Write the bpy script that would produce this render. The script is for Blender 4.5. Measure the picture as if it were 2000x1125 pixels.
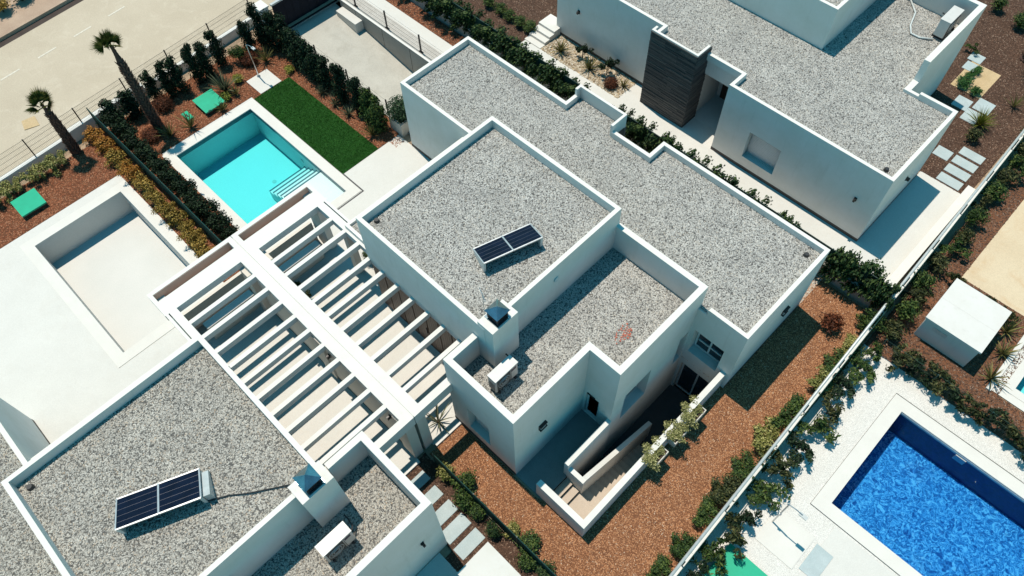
import bpy, math, random
import numpy as np
from mathutils import Matrix, Vector

for o in list(bpy.data.objects):
    bpy.data.objects.remove(o, do_unlink=True)
SC = bpy.context.scene
COL = SC.collection
R = math.radians

# ------------------------------------------------------------------ camera
cam_d = bpy.data.cameras.new('camera'); cam = bpy.data.objects.new('camera', cam_d); COL.objects.link(cam)
cam_d.sensor_width = 36.0; cam_d.lens = 26.6545; cam_d.clip_start = 0.1; cam_d.clip_end = 2000
right = Vector((0.71194654, 0.70188749, -0.02204714))
down = Vector((0.58794172, -0.61294798, -0.52784402))
fwd = right.cross(down)
CM = Matrix((right, -down, -fwd)).transposed().to_4x4()
CM.translation = Vector((0, 0, 24.0))
cam.matrix_world = CM
SC.camera = cam

# ------------------------------------------------------------------ world, sun, exposure
SUN_DIR = Vector((1.10, -0.13, -3.5)).normalized()       # the way the light travels
W = bpy.data.worlds.new('World'); SC.world = W; W.use_nodes = True
wn = W.node_tree.nodes; wl = W.node_tree.links; wn.clear()
sky = wn.new('ShaderNodeTexSky'); sky.sky_type = 'NISHITA'; sky.sun_disc = False
sky.sun_elevation = math.asin(-SUN_DIR.z)
sky.sun_rotation = math.atan2(-SUN_DIR.x, -SUN_DIR.y)
sky.air_density = 1.0; sky.dust_density = 0.3; sky.ozone_density = 1.0; sky.altitude = 100
tint = wn.new('ShaderNodeMix'); tint.data_type = 'RGBA'; tint.blend_type = 'MULTIPLY'
tint.inputs['Factor'].default_value = 1.0
tint.inputs['B'].default_value = (0.28, 1.0, 0.94, 1)
bg = wn.new('ShaderNodeBackground'); bg.inputs['Strength'].default_value = 0.118
wo = wn.new('ShaderNodeOutputWorld')
wl.new(sky.outputs['Color'], tint.inputs['A']); wl.new(tint.outputs['Result'], bg.inputs['Color'])
wl.new(bg.outputs[0], wo.inputs['Surface'])
sun_d = bpy.data.lights.new('sun', 'SUN'); sun_d.energy = 3.9; sun_d.angle = R(0.5); sun_d.color = (1.0, 0.90, 0.775)
sun = bpy.data.objects.new('sun', sun_d); COL.objects.link(sun)
sun.rotation_euler = SUN_DIR.to_track_quat('-Z', 'Y').to_euler(); sun.location = (0, 0, 60)
vs = SC.view_settings
vs.view_transform = 'Standard'; vs.look = 'None'; vs.gamma = 1.0; vs.use_curve_mapping = False; vs.exposure = 0.08
SC.cycles.max_bounces = 6; SC.cycles.diffuse_bounces = 1; SC.cycles.glossy_bounces = 2; SC.cycles.transmission_bounces = 4; SC.cycles.transparent_max_bounces = 12

# ------------------------------------------------------------------ helpers
def link(o):
    COL.objects.link(o); return o

def tag(o, label=None, cat=None, group=None, kind=None):
    if label: o['label'] = label
    if cat: o['category'] = cat
    if group: o['group'] = group
    if kind: o['kind'] = kind
    return o

def thing(name, loc, label, cat, group=None, rz=0.0):
    o = bpy.data.objects.new(name, None); link(o)
    o.location = loc; o.rotation_euler = (0, 0, rz); o.empty_display_size = 0.2
    return tag(o, label, cat, group)

def root_loc(p):
    while p.parent: p = p.parent
    return Vector(p.location)

def mobj(name, verts, faces, mat, parent=None, org=None, smooth=False):
    """one mesh object; verts are given in world metres and shifted to the root's origin"""
    off = Vector(org) if org is not None else (root_loc(parent) if parent else Vector((0, 0, 0)))
    v = np.asarray(verts, dtype=float).reshape(-1, 3) - np.array(off)
    me = bpy.data.meshes.new(name); me.from_pydata(v.tolist(), [], [list(f) for f in faces]); me.update()
    if mat: me.materials.append(mat)
    if smooth:
        me.polygons.foreach_set('use_smooth', [True] * len(me.polygons))
    o = bpy.data.objects.new(name, me); link(o)
    if parent: o.parent = parent
    elif org is not None: o.location = off
    return o

class MB:
    def __init__(s): s.v = []; s.f = []
    def box(s, x0, x1, y0, y1, z0, z1):
        x0, x1 = sorted((x0, x1)); y0, y1 = sorted((y0, y1)); z0, z1 = sorted((z0, z1))
        n = len(s.v)
        s.v += [(x0,y0,z0),(x1,y0,z0),(x1,y1,z0),(x0,y1,z0),(x0,y0,z1),(x1,y0,z1),(x1,y1,z1),(x0,y1,z1)]
        s.f += [(n,n+3,n+2,n+1),(n+4,n+5,n+6,n+7),(n,n+1,n+5,n+4),(n+1,n+2,n+6,n+5),(n+2,n+3,n+7,n+6),(n+3,n,n+4,n+7)]
        return s
    def hexa(s, b, t):
        """four bottom and four top corners, counter-clockwise seen from above"""
        n = len(s.v); s.v += list(b) + list(t)
        s.f += [(n,n+3,n+2,n+1),(n+4,n+5,n+6,n+7),(n,n+1,n+5,n+4),(n+1,n+2,n+6,n+5),(n+2,n+3,n+7,n+6),(n+3,n,n+4,n+7)]
        return s
    def bar(s, a, b, w, h):
        """box of section w x h from a to b"""
        a = Vector(a); b = Vector(b); d = (b - a).normalized()
        up = Vector((0, 0, 1)) if abs(d.z) < .95 else Vector((1, 0, 0))
        l = up.cross(d).normalized() * (w/2); u = d.cross(l).normalized() * (h/2)
        n = len(s.v)
        for p in (a, b):
            s.v += [tuple(p-l-u), tuple(p+l-u), tuple(p+l+u), tuple(p-l+u)]
        s.f += [(n,n+1,n+2,n+3),(n+7,n+6,n+5,n+4)] + [(n+i, n+4+i, n+4+(i+1)%4, n+(i+1)%4) for i in range(4)]
        return s
    def tube(s, pts, r, k=8, cap=True):
        pts = [Vector(p) for p in pts]; rs = r if isinstance(r, (list, tuple)) else [r]*len(pts)
        n = len(s.v); ref = None
        for i, p in enumerate(pts):
            d = (pts[min(i+1, len(pts)-1)] - pts[max(i-1, 0)]).normalized()
            if ref is None: ref = Vector((1,0,0)) if abs(d.x) < .8 else Vector((0,1,0))
            a = d.cross(ref).normalized(); b = d.cross(a).normalized()
            for j in range(k):
                t = 2*math.pi*j/k
                s.v.append(tuple(p + (a*math.cos(t) + b*math.sin(t))*rs[i]))
        for i in range(len(pts)-1):
            for j in range(k):
                s.f.append((n+i*k+j, n+i*k+(j+1)%k, n+(i+1)*k+(j+1)%k, n+(i+1)*k+j))
        if cap:
            s.f.append(tuple(n+j for j in range(k))[::-1]); s.f.append(tuple(n+(len(pts)-1)*k+j for j in range(k)))
        return s
    def poly(s, pts):
        n = len(s.v); s.v += list(pts); s.f.append(tuple(range(n, n+len(pts)))); return s
    def build(s, name, mat, parent=None, org=None, smooth=False):
        return mobj(name, s.v, s.f, mat, parent, org, smooth)

def csg(boxes, cuts=()):
    """union of axis-aligned boxes minus cuts, only the outside faces"""
    A = [tuple(b) for b in boxes]; K = [tuple(c) for c in cuts]
    ax = []
    for i in (0, 2, 4):
        lo = min(b[i] for b in A); hi = max(b[i+1] for b in A)
        c = sorted({round(v, 4) for b in A+K for v in (b[i], b[i+1]) if lo - 1e-6 <= v <= hi + 1e-6})
        ax.append(c)
    nx, ny, nz = (len(a)-1 for a in ax)
    mid = [[(a[i]+a[i+1])/2 for i in range(len(a)-1)] for a in ax]
    X, Y, Z = np.meshgrid(*[np.array(m) for m in mid], indexing='ij')
    occ = np.zeros((nx, ny, nz), bool)
    for b in A: occ |= (X > b[0]) & (X < b[1]) & (Y > b[2]) & (Y < b[3]) & (Z > b[4]) & (Z < b[5])
    for b in K: occ &= ~((X > b[0]) & (X < b[1]) & (Y > b[2]) & (Y < b[3]) & (Z > b[4]) & (Z < b[5]))
    pad = np.zeros((nx+2, ny+2, nz+2), bool); pad[1:-1, 1:-1, 1:-1] = occ
    vid = {}; V = []; F = []
    def vt(i, j, k):
        if (i, j, k) not in vid:
            vid[(i, j, k)] = len(V); V.append((ax[0][i], ax[1][j], ax[2][k]))
        return vid[(i, j, k)]
    for i, j, k in np.argwhere(occ):
        i, j, k = int(i), int(j), int(k)
        if not pad[i, j+1, k+1]: F.append((vt(i,j,k), vt(i,j,k+1), vt(i,j+1,k+1), vt(i,j+1,k)))
        if not pad[i+2, j+1, k+1]: F.append((vt(i+1,j,k), vt(i+1,j+1,k), vt(i+1,j+1,k+1), vt(i+1,j,k+1)))
        if not pad[i+1, j, k+1]: F.append((vt(i,j,k), vt(i+1,j,k), vt(i+1,j,k+1), vt(i,j,k+1)))
        if not pad[i+1, j+2, k+1]: F.append((vt(i,j+1,k), vt(i,j+1,k+1), vt(i+1,j+1,k+1), vt(i+1,j+1,k)))
        if not pad[i+1, j+1, k]: F.append((vt(i,j,k), vt(i,j+1,k), vt(i+1,j+1,k), vt(i+1,j,k)))
        if not pad[i+1, j+1, k+2]: F.append((vt(i,j,k+1), vt(i+1,j,k+1), vt(i+1,j+1,k+1), vt(i,j+1,k+1)))
    return V, F

def flat(rects, z, cuts=()):
    """flat sheet: union of rectangles minus cuts, as single-sided quads"""
    b = [(r[0], r[1], r[2], r[3], 0, 1) for r in rects]; c = [(r[0], r[1], r[2], r[3], 0, 1) for r in cuts]
    V, F = csg(b, c)
    F = [f for f in F if all(V[i][2] > .5 for i in f)]
    used = sorted({i for f in F for i in f}); m = {i: n for n, i in enumerate(used)}
    return [(V[i][0], V[i][1], z) for i in used], [tuple(m[i] for i in f) for f in F]

def struct(name, V, F, mat, label=None):
    o = mobj(name, V, F, mat); tag(o, label, None, None, 'structure'); return o

ORD = ['first', 'second', 'third', 'fourth', 'fifth', 'sixth', 'seventh', 'eighth', 'ninth', 'tenth', 'eleventh', 'twelfth',
       'thirteenth', 'fourteenth', 'fifteenth', 'sixteenth', 'seventeenth', 'eighteenth', 'nineteenth', 'twentieth']

# ------------------------------------------------------------------ materials
def nmat(name):
    m = bpy.data.materials.new(name); m.use_nodes = True
    nt = m.node_tree; b = nt.nodes['Principled BSDF']
    return m, nt, b

def N(nt, t, **kw):
    n = nt.nodes.new(t)
    for k, v in kw.items(): setattr(n, k, v)
    return n

def noise(nt, scale, detail=4, rough=.6, vec=None, dist=0):
    n = N(nt, 'ShaderNodeTexNoise'); n.inputs['Scale'].default_value = scale; n.inputs['Detail'].default_value = detail
    n.inputs['Roughness'].default_value = rough; n.inputs['Distortion'].default_value = dist
    if vec is not None: nt.links.new(vec, n.inputs['Vector'])
    return n

def pos(nt, scale=None):
    g = N(nt, 'ShaderNodeNewGeometry'); v = g.outputs['Position']
    if scale:
        m = N(nt, 'ShaderNodeMapping'); m.inputs['Scale'].default_value = scale
        nt.links.new(v, m.inputs['Vector']); v = m.outputs['Vector']
    return v

def ramp(nt, fac, stops, interp='LINEAR'):
    r = N(nt, 'ShaderNodeValToRGB'); cr = r.color_ramp; cr.interpolation = interp
    while len(cr.elements) < len(stops): cr.elements.new(.5)
    for e, (p, c) in zip(cr.elements, stops):
        e.position = p; e.color = (*c, 1) if len(c) == 3 else c
    nt.links.new(fac, r.inputs['Fac']); return r.outputs['Color']

def mix(nt, fac, a, b, mode='MIX'):
    m = N(nt, 'ShaderNodeMix', data_type='RGBA', blend_type=mode)
    for s, v in (('Factor', fac), ('A', a), ('B', b)):
        if isinstance(v, (int, float)): m.inputs[s].default_value = v
        elif isinstance(v, tuple): m.inputs[s].default_value = (*v, 1)
        else: nt.links.new(v, m.inputs[s])
    return m.outputs['Result']

def bump(nt, b, h, strength=.3, dist=.01):
    n = N(nt, 'ShaderNodeBump'); n.inputs['Strength'].default_value = strength; n.inputs['Distance'].default_value = dist
    nt.links.new(h, n.inputs['Height']); nt.links.new(n.outputs['Normal'], b.inputs['Normal'])

def mottled(name, c1, c2, scale=1.2, fine=30, rough=.85, fine_amt=.25, bs=.25, bd=.01, spec=.3, stain=None):
    m, nt, b = nmat(name); p = pos(nt)
    n1 = noise(nt, scale, 6, .65, p); n2 = noise(nt, fine, 3, .6, p)
    col = ramp(nt, n1.outputs['Fac'], [(.3, c1), (.7, c2)])
    g = ramp(nt, n2.outputs['Fac'], [(.3, (1-fine_amt,)*3), (.7, (1+fine_amt*.3,)*3)])
    col = mix(nt, 1.0, col, g, 'MULTIPLY')
    if stain:
        n3 = noise(nt, stain[0], 5, .7, p, 1.0)
        col = mix(nt, ramp(nt, n3.outputs['Fac'], [(.52, (0,0,0)), (.72, (stain[2],)*3)]), col, stain[1])
    nt.links.new(col, b.inputs['Base Color']); b.inputs['Roughness'].default_value = rough
    b.inputs['Specular IOR Level'].default_value = spec
    bump(nt, b, n2.outputs['Fac'], bs, bd)
    return m

def plain(name, c, rough=.5, metal=0.0, spec=.5, var=.12, scale=6):
    m, nt, b = nmat(name); p = pos(nt); n = noise(nt, scale, 5, .6, p)
    col = mix(nt, ramp(nt, n.outputs['Fac'], [(.3, (0,0,0)), (.7, (1,1,1))]), tuple(x*(1-var) for x in c), tuple(min(1, x*(1+var)) for x in c))
    nt.links.new(col, b.inputs['Base Color']); b.inputs['Roughness'].default_value = rough
    b.inputs['Metallic'].default_value = metal; b.inputs['Specular IOR Level'].default_value = spec
    return m

def plaster(name, c, dirt=.10):
    m, nt, b = nmat(name); p = pos(nt); ps = pos(nt, (1.6, 1.6, .22))
    n1 = noise(nt, 1.1, 6, .65, p); n2 = noise(nt, 3.0, 6, .7, ps); n3 = noise(nt, 90, 2, .5, p)
    d = tuple(x*(1-dirt)*(1 if i == 0 else .995 if i == 1 else .96) for i, x in enumerate(c))
    col = mix(nt, ramp(nt, n1.outputs['Fac'], [(.35, (0,0,0)), (.75, (1,1,1))]), c, d)
    col = mix(nt, ramp(nt, n2.outputs['Fac'], [(.55, (0,0,0)), (.8, (.55,.55,.55))]), col, tuple(x*(1-dirt*1.6) for x in d))
    nt.links.new(col, b.inputs['Base Color']); b.inputs['Roughness'].default_value = .9; b.inputs['Specular IOR Level'].default_value = .15
    bump(nt, b, n3.outputs['Fac'], .12, .004)
    return m

def stone_mat(name, stops, rough=.85):
    m, nt, b = nmat(name); oi = N(nt, 'ShaderNodeObjectInfo')
    col = ramp(nt, oi.outputs['Random'], stops)
    n = noise(nt, 1.3, 4, .6, pos(nt)); g = ramp(nt, n.outputs['Fac'], [(.3, (.86,.86,.86)), (.7, (1.08,1.08,1.07))])
    nt.links.new(mix(nt, 1.0, col, g, 'MULTIPLY'), b.inputs['Base Color']); b.inputs['Roughness'].default_value = rough
    b.inputs['Specular IOR Level'].default_value = .2
    return m

def leaf_mat(name, dark, mid, light, rough=.55, trans=.15):
    m, nt, b = nmat(name); a = N(nt, 'ShaderNodeAttribute'); a.attribute_name = 'rnd'
    oi = N(nt, 'ShaderNodeObjectInfo')
    col = ramp(nt, a.outputs['Fac'], [(0, dark), (.55, mid), (1, light)])
    g = ramp(nt, oi.outputs['Random'], [(0, (.8,.85,.8)), (1, (1.15,1.1,1.05))])
    nt.links.new(mix(nt, 1.0, col, g, 'MULTIPLY'), b.inputs['Base Color'])
    b.inputs['Roughness'].default_value = rough; b.inputs['Specular IOR Level'].default_value = .16
    tr = N(nt, 'ShaderNodeBsdfTranslucent'); nt.links.new(col, tr.inputs['Color'])
    mx = N(nt, 'ShaderNodeMixShader'); mx.inputs[0].default_value = trans
    nt.links.new(b.outputs[0], mx.inputs[1]); nt.links.new(tr.outputs[0], mx.inputs[2])
    nt.links.new(mx.outputs[0], nt.nodes['Material Output'].inputs['Surface'])
    return m

def water_mat(name, absorb, dens, wscale=2.5, wstr=.15, detail=3, scat=None):
    m = bpy.data.materials.new(name); m.use_nodes = True; nt = m.node_tree; nt.nodes.clear()
    tr = N(nt, 'ShaderNodeBsdfTransparent'); gl = N(nt, 'ShaderNodeBsdfGlossy'); gl.inputs['Roughness'].default_value = .03
    fr = N(nt, 'ShaderNodeFresnel'); fr.inputs['IOR'].default_value = 1.33
    n = noise(nt, wscale, detail, .6, pos(nt), .8)
    bp = N(nt, 'ShaderNodeBump'); bp.inputs['Strength'].default_value = wstr; bp.inputs['Distance'].default_value = .05
    nt.links.new(n.outputs['Fac'], bp.inputs['Height'])
    nt.links.new(bp.outputs['Normal'], gl.inputs['Normal']); nt.links.new(bp.outputs['Normal'], fr.inputs['Normal'])
    mx = N(nt, 'ShaderNodeMixShader'); nt.links.new(fr.outputs[0], mx.inputs[0])
    nt.links.new(tr.outputs[0], mx.inputs[1]); nt.links.new(gl.outputs[0], mx.inputs[2])
    va = N(nt, 'ShaderNodeVolumeAbsorption'); va.inputs['Color'].default_value = (*absorb, 1); va.inputs['Density'].default_value = dens
    out = N(nt, 'ShaderNodeOutputMaterial')
    nt.links.new(mx.outputs[0], out.inputs['Surface']); vol = va.outputs[0]
    if scat:
        vsn = N(nt, 'ShaderNodeVolumeScatter'); vsn.inputs['Color'].default_value = (*scat[0], 1); vsn.inputs['Density'].default_value = scat[1]
        ad = N(nt, 'ShaderNodeAddShader'); nt.links.new(vol, ad.inputs[0]); nt.links.new(vsn.outputs[0], ad.inputs[1]); vol = ad.outputs[0]
    nt.links.new(vol, out.inputs['Volume'])
    return m

def glass_mat(name, c=(.02, .03, .04)):
    m, nt, b = nmat(name); n = noise(nt, 2.0, 2, .5, pos(nt))
    nt.links.new(ramp(nt, n.outputs['Fac'], [(.3, c), (.7, tuple(x*1.8 for x in c))]), b.inputs['Base Color'])
    b.inputs['Roughness'].default_value = .06; b.inputs['Specular IOR Level'].default_value = .6
    return m

M = {}
M['plaster'] = plaster('white_plaster', (.79, .78, .745))
M['plaster_bounce'] = plaster('plaster_with_warm_bounce', (.76, .71, .64), .08)  # warm bounce light mixed into the pergola wall colour
M['salmon'] = plaster('salmon_render', (.72, .50, .40), .06)
M['cap'] = plaster('white_coping_paint', (.78, .77, .735), .05)
M['terrace'] = mottled('pale_terrace_concrete', (.675, .665, .62), (.73, .72, .675), .8, 40, .8, .10, .15, .004, .3, (1.6, (.58, .55, .49), .25))
M['coping'] = mottled('pool_coping_stone', (.72, .70, .65), (.77, .755, .70), 1.5, 60, .75, .08, .1, .003)
M['drive'] = mottled('driveway_concrete', (.50, .48, .42), (.62, .60, .53), .7, 25, .85, .14, .2, .004, .25, (1.1, (.40, .38, .32), .55))
M['conc_wall'] = mottled('grey_shuttered_concrete', (.38, .36, .32), (.46, .44, .40), .9, 30, .9, .12, .25, .005, .2, (2.2, (.30, .29, .26), .4))
M['road'] = mottled('dusty_road_concrete', (.52, .445, .34), (.59, .51, .395), .35, 18, .95, .12, .2, .005, .1, (1.3, (.66, .59, .475), .45))
M['paint'] = plain('faded_road_paint', (.68, .63, .53), .8, 0, .2, .15, 9)
M['dark_strip'] = mottled('dark_roadside_strip', (.06, .045, .04), (.09, .07, .06), 2, 40, .95)  # flat dark brown tone for the strip beside the kerb
M['pavement'] = mottled('pinkish_pavement', (.42, .30, .22), (.52, .39, .29), 1.0, 22, .9, .18)
M['earth'] = mottled('dry_earth', (.38, .27, .18), (.48, .36, .25), .5, 14, .95, .2)
M['sand'] = mottled('sandy_ground', (.66, .53, .36), (.74, .62, .44), .5, 30, .95, .14, .3, .006, .1, (.6, (.58, .38, .20), .55))
M['white_gravel'] = mottled('fine_white_gravel', (.78, .76, .705), (.84, .82, .77), 1.2, 40, .9, .36, .6, .015)
M['brown_base'] = mottled('brown_gravel_bed', (.20, .085, .042), (.28, .125, .065), 1.0, 60, .95, .45, .8, .02)
M['mulch_base'] = mottled('bark_mulch_bed', (.16, .066, .034), (.23, .10, .052), 1.4, 45, .95, .5, .9, .03)
M['dark_mulch'] = mottled('dark_mulch_bed', (.085, .05, .035), (.14, .08, .055), 1.4, 45, .95, .5, .9, .03)
M['roof_base'] = mottled('roof_gravel_bed', (.11, .11, .105), (.17, .165, .155), 2.0, 40, .95, .4, .6, .02)
M['slab'] = mottled('pale_grey_slab', (.42, .51, .52), (.52, .60, .605), 2.2, 30, .75, .12, .15, .004, .3, (3.0, (.42, .48, .48), .6))
M['wood_deck'] = mottled('bleached_boards', (.54, .51, .46), (.62, .59, .54), 3, 30, .85)
M['turf_base'] = mottled('artificial_turf_backing', (.016, .085, .010), (.024, .12, .016), 1.0, 70, .9, .4, .9, .03)
M['turf'] = leaf_mat('turf_blade', (.016, .10, .009), (.032, .165, .018), (.075, .24, .034), .6, .1)
M['basin'] = mottled('pale_pool_plaster', (.80, .85, .845), (.84, .88, .875), .6, 20, .6, .05, .05, .002)
M['basin_dry'] = mottled('dry_pool_plaster', (.66, .66, .62), (.72, .71, .67), .6, 20, .7, .06, .05, .002)
M['trim'] = plain('dark_pool_trim_tile', (.03, .10, .14), .3)
M['water_cyan'] = water_mat('clear_pool_water', (.0, .93, .958), .60, 1.4, .10)
M['metal_dark'] = plain('black_painted_metal', (.015, .016, .018), .45)
M['metal_green'] = plain('green_coated_wire', (.012, .055, .045), .5)
M['metal_white'] = plain('pale_galvanised_tube', (.55, .58, .57), .4, .2)
M['steel'] = plain('galvanised_steel', (.34, .42, .46), .22, .95, .5, .2, 5)
M['chrome'] = plain('brushed_steel', (.50, .52, .53), .25, .9)
M['fabric_green'] = plain('dark_green_screen_fabric', (.010, .050, .042), .75, 0, .2, .25, 4)
M['gate'] = plain('navy_gate_panel', (.006, .011, .022), .6, 0, .15, .2, 3)
M['green_lid'] = plain('bright_green_plastic', (.010, .42, .24), .4, 0, .4, .08, 3)
M['ac_white'] = plain('white_enamel', (.66, .66, .63), .4, 0, .4, .05, 4)
M['ac_dark'] = plain('dark_grille', (.03, .032, .035), .5)
M['ac_grey'] = plain('grey_grille', (.06, .065, .065), .55)
M['label_dark'] = plain('dark_badge', (.03, .025, .06), .4)
M['frame_white'] = plain('white_window_frame', (.74, .75, .74), .4, 0, .4, .04)
M['glass'] = glass_mat('dark_window_glass')
M['lamp_dark'] = plain('black_lamp_body', (.012, .012, .013), .4)
M['lamp_glass'] = plain('frosted_lamp_glass', (.42, .46, .48), .3)
M['pot'] = plain('pale_planter', (.60, .57, .50), .7)
M['soil'] = mottled('potting_soil', (.06, .04, .03), (.10, .065, .045), 4, 50, .95)
M['tile_step'] = mottled('terracotta_stair_tile', (.55, .46, .37), (.60, .51, .42), 2, 30, .8, .1)
M['trunk'] = mottled('shrub_bark', (.07, .05, .035), (.12, .09, .06), 6, 50, .95, .3, .6, .02)
M['palm_bark'] = mottled('palm_trunk_bark', (.075, .042, .036), (.14, .085, .068), 5, 30, .95, .4, .8, .03)
M['palm_stub'] = mottled('palm_leaf_base', (.09, .048, .036), (.22, .13, .095), 9, 30, .95, .4)
M['red_roof_tile'] = plain('orange_debris', (.55, .14, .06), .8)
M['cable'] = plain('black_cable', (.02, .022, .025), .6)
M['hose'] = plain('pale_conduit', (.60, .66, .66), .5)
M['plinth'] = mottled('dark_plinth_render', (.10, .085, .075), (.15, .13, .115), 2, 30, .9)
M['box_white'] = plaster('utility_box_render', (.72, .715, .68), .08)
M['shed'] = plaster('shed_render', (.73, .72, .69), .08)
M['planter_sand'] = mottled('pale_garden_sand', (.55, .40, .22), (.66, .50, .30), 1.5, 30, .95, .2, .5, .02)
M['roof_stone'] = stone_mat('roof_gravel_stone', [(0, (.23, .225, .21)), (.25, (.38, .375, .355)), (.6, (.50, .49, .46)), (.88, (.66, .65, .615)), (1, (.50, .44, .36))])
M['roof_stone_warm'] = stone_mat('weathered_roof_gravel_stone', [(0, (.16, .15, .135)), (.25, (.35, .335, .30)), (.6, (.48, .46, .415)), (.88, (.62, .60, .545)), (1, (.48, .38, .28))])
M['brown_stone'] = stone_mat('brown_gravel_stone', [(0, (.15, .06, .03)), (.3, (.37, .165, .078)), (.65, (.51, .245, .12)), (.95, (.59, .325, .18)), (1, (.68, .55, .42))])
M['mulch_chip'] = stone_mat('bark_chip', [(0, (.12, .038, .02)), (.4, (.29, .10, .048)), (.8, (.42, .17, .085)), (1, (.52, .29, .18))])
M['dark_chip'] = stone_mat('dark_bark_chip', [(0, (.05, .03, .022)), (.4, (.115, .065, .045)), (.85, (.19, .11, .075)), (1, (.34, .25, .19))])
M['pebble'] = stone_mat('warm_pebble', [(0, (.22, .16, .10)), (.4, (.46, .37, .26)), (.8, (.60, .52, .40)), (1, (.70, .66, .58))])
M['red_stone'] = stone_mat('red_stained_stone', [(0, (.45, .09, .05)), (1, (.62, .22, .15))])
M['L_dark'] = leaf_mat('dark_evergreen_leaf', (.006, .014, .009), (.014, .032, .017), (.045, .080, .036))
M['L_mid'] = leaf_mat('mid_green_leaf', (.012, .028, .010), (.038, .080, .022), (.13, .18, .045))
M['L_ivy'] = leaf_mat('climber_leaf', (.008, .024, .012), (.025, .060, .022), (.10, .145, .045))
M['L_gold'] = leaf_mat('variegated_gold_leaf', (.06, .05, .012), (.30, .19, .04), (.62, .45, .13), .5, .2)
M['L_orange'] = leaf_mat('orange_tipped_leaf', (.10, .05, .012), (.42, .18, .035), (.66, .36, .09), .5, .2)
M['L_rust'] = leaf_mat('rusty_red_leaf', (.025, .010, .006), (.085, .026, .012), (.20, .060, .025))
M['L_lime'] = leaf_mat('lime_succulent_leaf', (.06, .075, .010), (.17, .20, .03), (.36, .36, .07))
M['L_olive'] = leaf_mat('olive_leaf', (.012, .020, .009), (.040, .055, .020), (.16, .16, .065))
M['L_pale'] = leaf_mat('pale_yellow_green_leaf', (.05, .065, .016), (.22, .23, .06), (.50, .47, .20))
M['L_trail'] = leaf_mat('pale_trailing_leaf', (.05, .065, .02), (.22, .23, .08), (.52, .49, .25))
M['L_yucca'] = leaf_mat('yucca_blade', (.05, .055, .02), (.17, .16, .055), (.40, .34, .14))
M['L_yucca_grey'] = leaf_mat('grey_agave_blade', (.035, .045, .03), (.12, .14, .085), (.34, .33, .20))
M['L_green'] = leaf_mat('fresh_green_leaf', (.010, .045, .012), (.030, .105, .025), (.09, .19, .05))
M['L_lav'] = leaf_mat('fine_grey_green_leaf', (.010, .030, .014), (.028, .070, .034), (.075, .13, .06))
M['L_palm'] = leaf_mat('palm_frond', (.015, .03, .008), (.07, .10, .022), (.26, .22, .06))
M['L_palm_dry'] = leaf_mat('dry_palm_frond', (.07, .045, .015), (.22, .14, .05), (.42, .29, .13))

def wood_door():
    m, nt, b = nmat('brown_wood_boards'); p = pos(nt, (9.0, 9.0, .6))
    n = noise(nt, 2.2, 6, .65, p)
    nt.links.new(ramp(nt, n.outputs['Fac'], [(.3, (.040, .022, .014)), (.7, (.105, .060, .038))]), b.inputs['Base Color'])
    b.inputs['Roughness'].default_value = .5; return m
M['wood'] = wood_door()
M['riser'] = mottled('brown_stair_riser', (.26, .16, .10), (.32, .20, .13), 2, 30, .8)
M['patio_shade'] = mottled('shade_dark_patio_floor', (.08, .08, .085), (.11, .11, .115), 1.5, 30, .8, .15)  # floor colour darkened to carry the shade of the sunken patio
M['terrace_shade'] = mottled('shade_grey_terrace_floor', (.24, .24, .24), (.30, .30, .295), 1.5, 30, .8, .12)  # slab colour greyed down to carry the shade on the rear terrace

def slate():
    m, nt, b = nmat('dark_slate_strip'); oi = N(nt, 'ShaderNodeObjectInfo')
    n = noise(nt, 14, 5, .7, pos(nt, (1, 1, 2.5)))
    c = ramp(nt, oi.outputs['Random'], [(0, (.042, .044, .048)), (.5, (.070, .070, .070)), (1, (.12, .112, .103))])
    g = ramp(nt, n.outputs['Fac'], [(.25, (.55, .55, .55)), (.75, (1.3, 1.3, 1.3))])
    nt.links.new(mix(nt, 1.0, c, g, 'MULTIPLY'), b.inputs['Base Color']); b.inputs['Roughness'].default_value = .75
    bump(nt, b, n.outputs['Fac'], .6, .02); return m
M['slate'] = slate()

def solar():
    m, nt, b = nmat('solar_cell_glass'); n = noise(nt, 3, 2, .5, pos(nt))
    nt.links.new(ramp(nt, n.outputs['Fac'], [(.3, (.003, .006, .018)), (.7, (.005, .010, .030))]), b.inputs['Base Color'])
    b.inputs['Roughness'].default_value = .4; b.inputs['Specular IOR Level'].default_value = .12; return m
M['solar'] = solar()
M['busbar'] = plain('silver_busbar', (.075, .09, .13), .4)
M['alu'] = plain('anodised_aluminium', (.55, .57, .58), .4, .5)

def painted_ripples():  # pool floor colour with light ripples from the water painted in
    m, nt, b = nmat('blue_floor_painted_ripples'); p = pos(nt)
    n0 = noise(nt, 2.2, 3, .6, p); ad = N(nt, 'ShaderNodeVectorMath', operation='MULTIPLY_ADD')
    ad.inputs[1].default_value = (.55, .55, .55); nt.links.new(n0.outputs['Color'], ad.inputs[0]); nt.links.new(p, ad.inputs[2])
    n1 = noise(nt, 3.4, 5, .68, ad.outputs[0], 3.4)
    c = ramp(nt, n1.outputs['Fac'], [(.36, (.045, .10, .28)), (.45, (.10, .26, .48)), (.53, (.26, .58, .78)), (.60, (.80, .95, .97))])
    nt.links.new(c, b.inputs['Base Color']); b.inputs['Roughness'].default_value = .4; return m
M['painted_ripples'] = painted_ripples()
M['navy_shade'] = plain('navy_pool_wall_shade', (.010, .030, .16), .35, 0, .4, .3, 8)  # shade on the blue pool walls, painted as a navy lining
M['water_blue'] = water_mat('deep_blue_pool_water', (.0, .66, .94), .92, 4.0, .9, 5)
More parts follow.
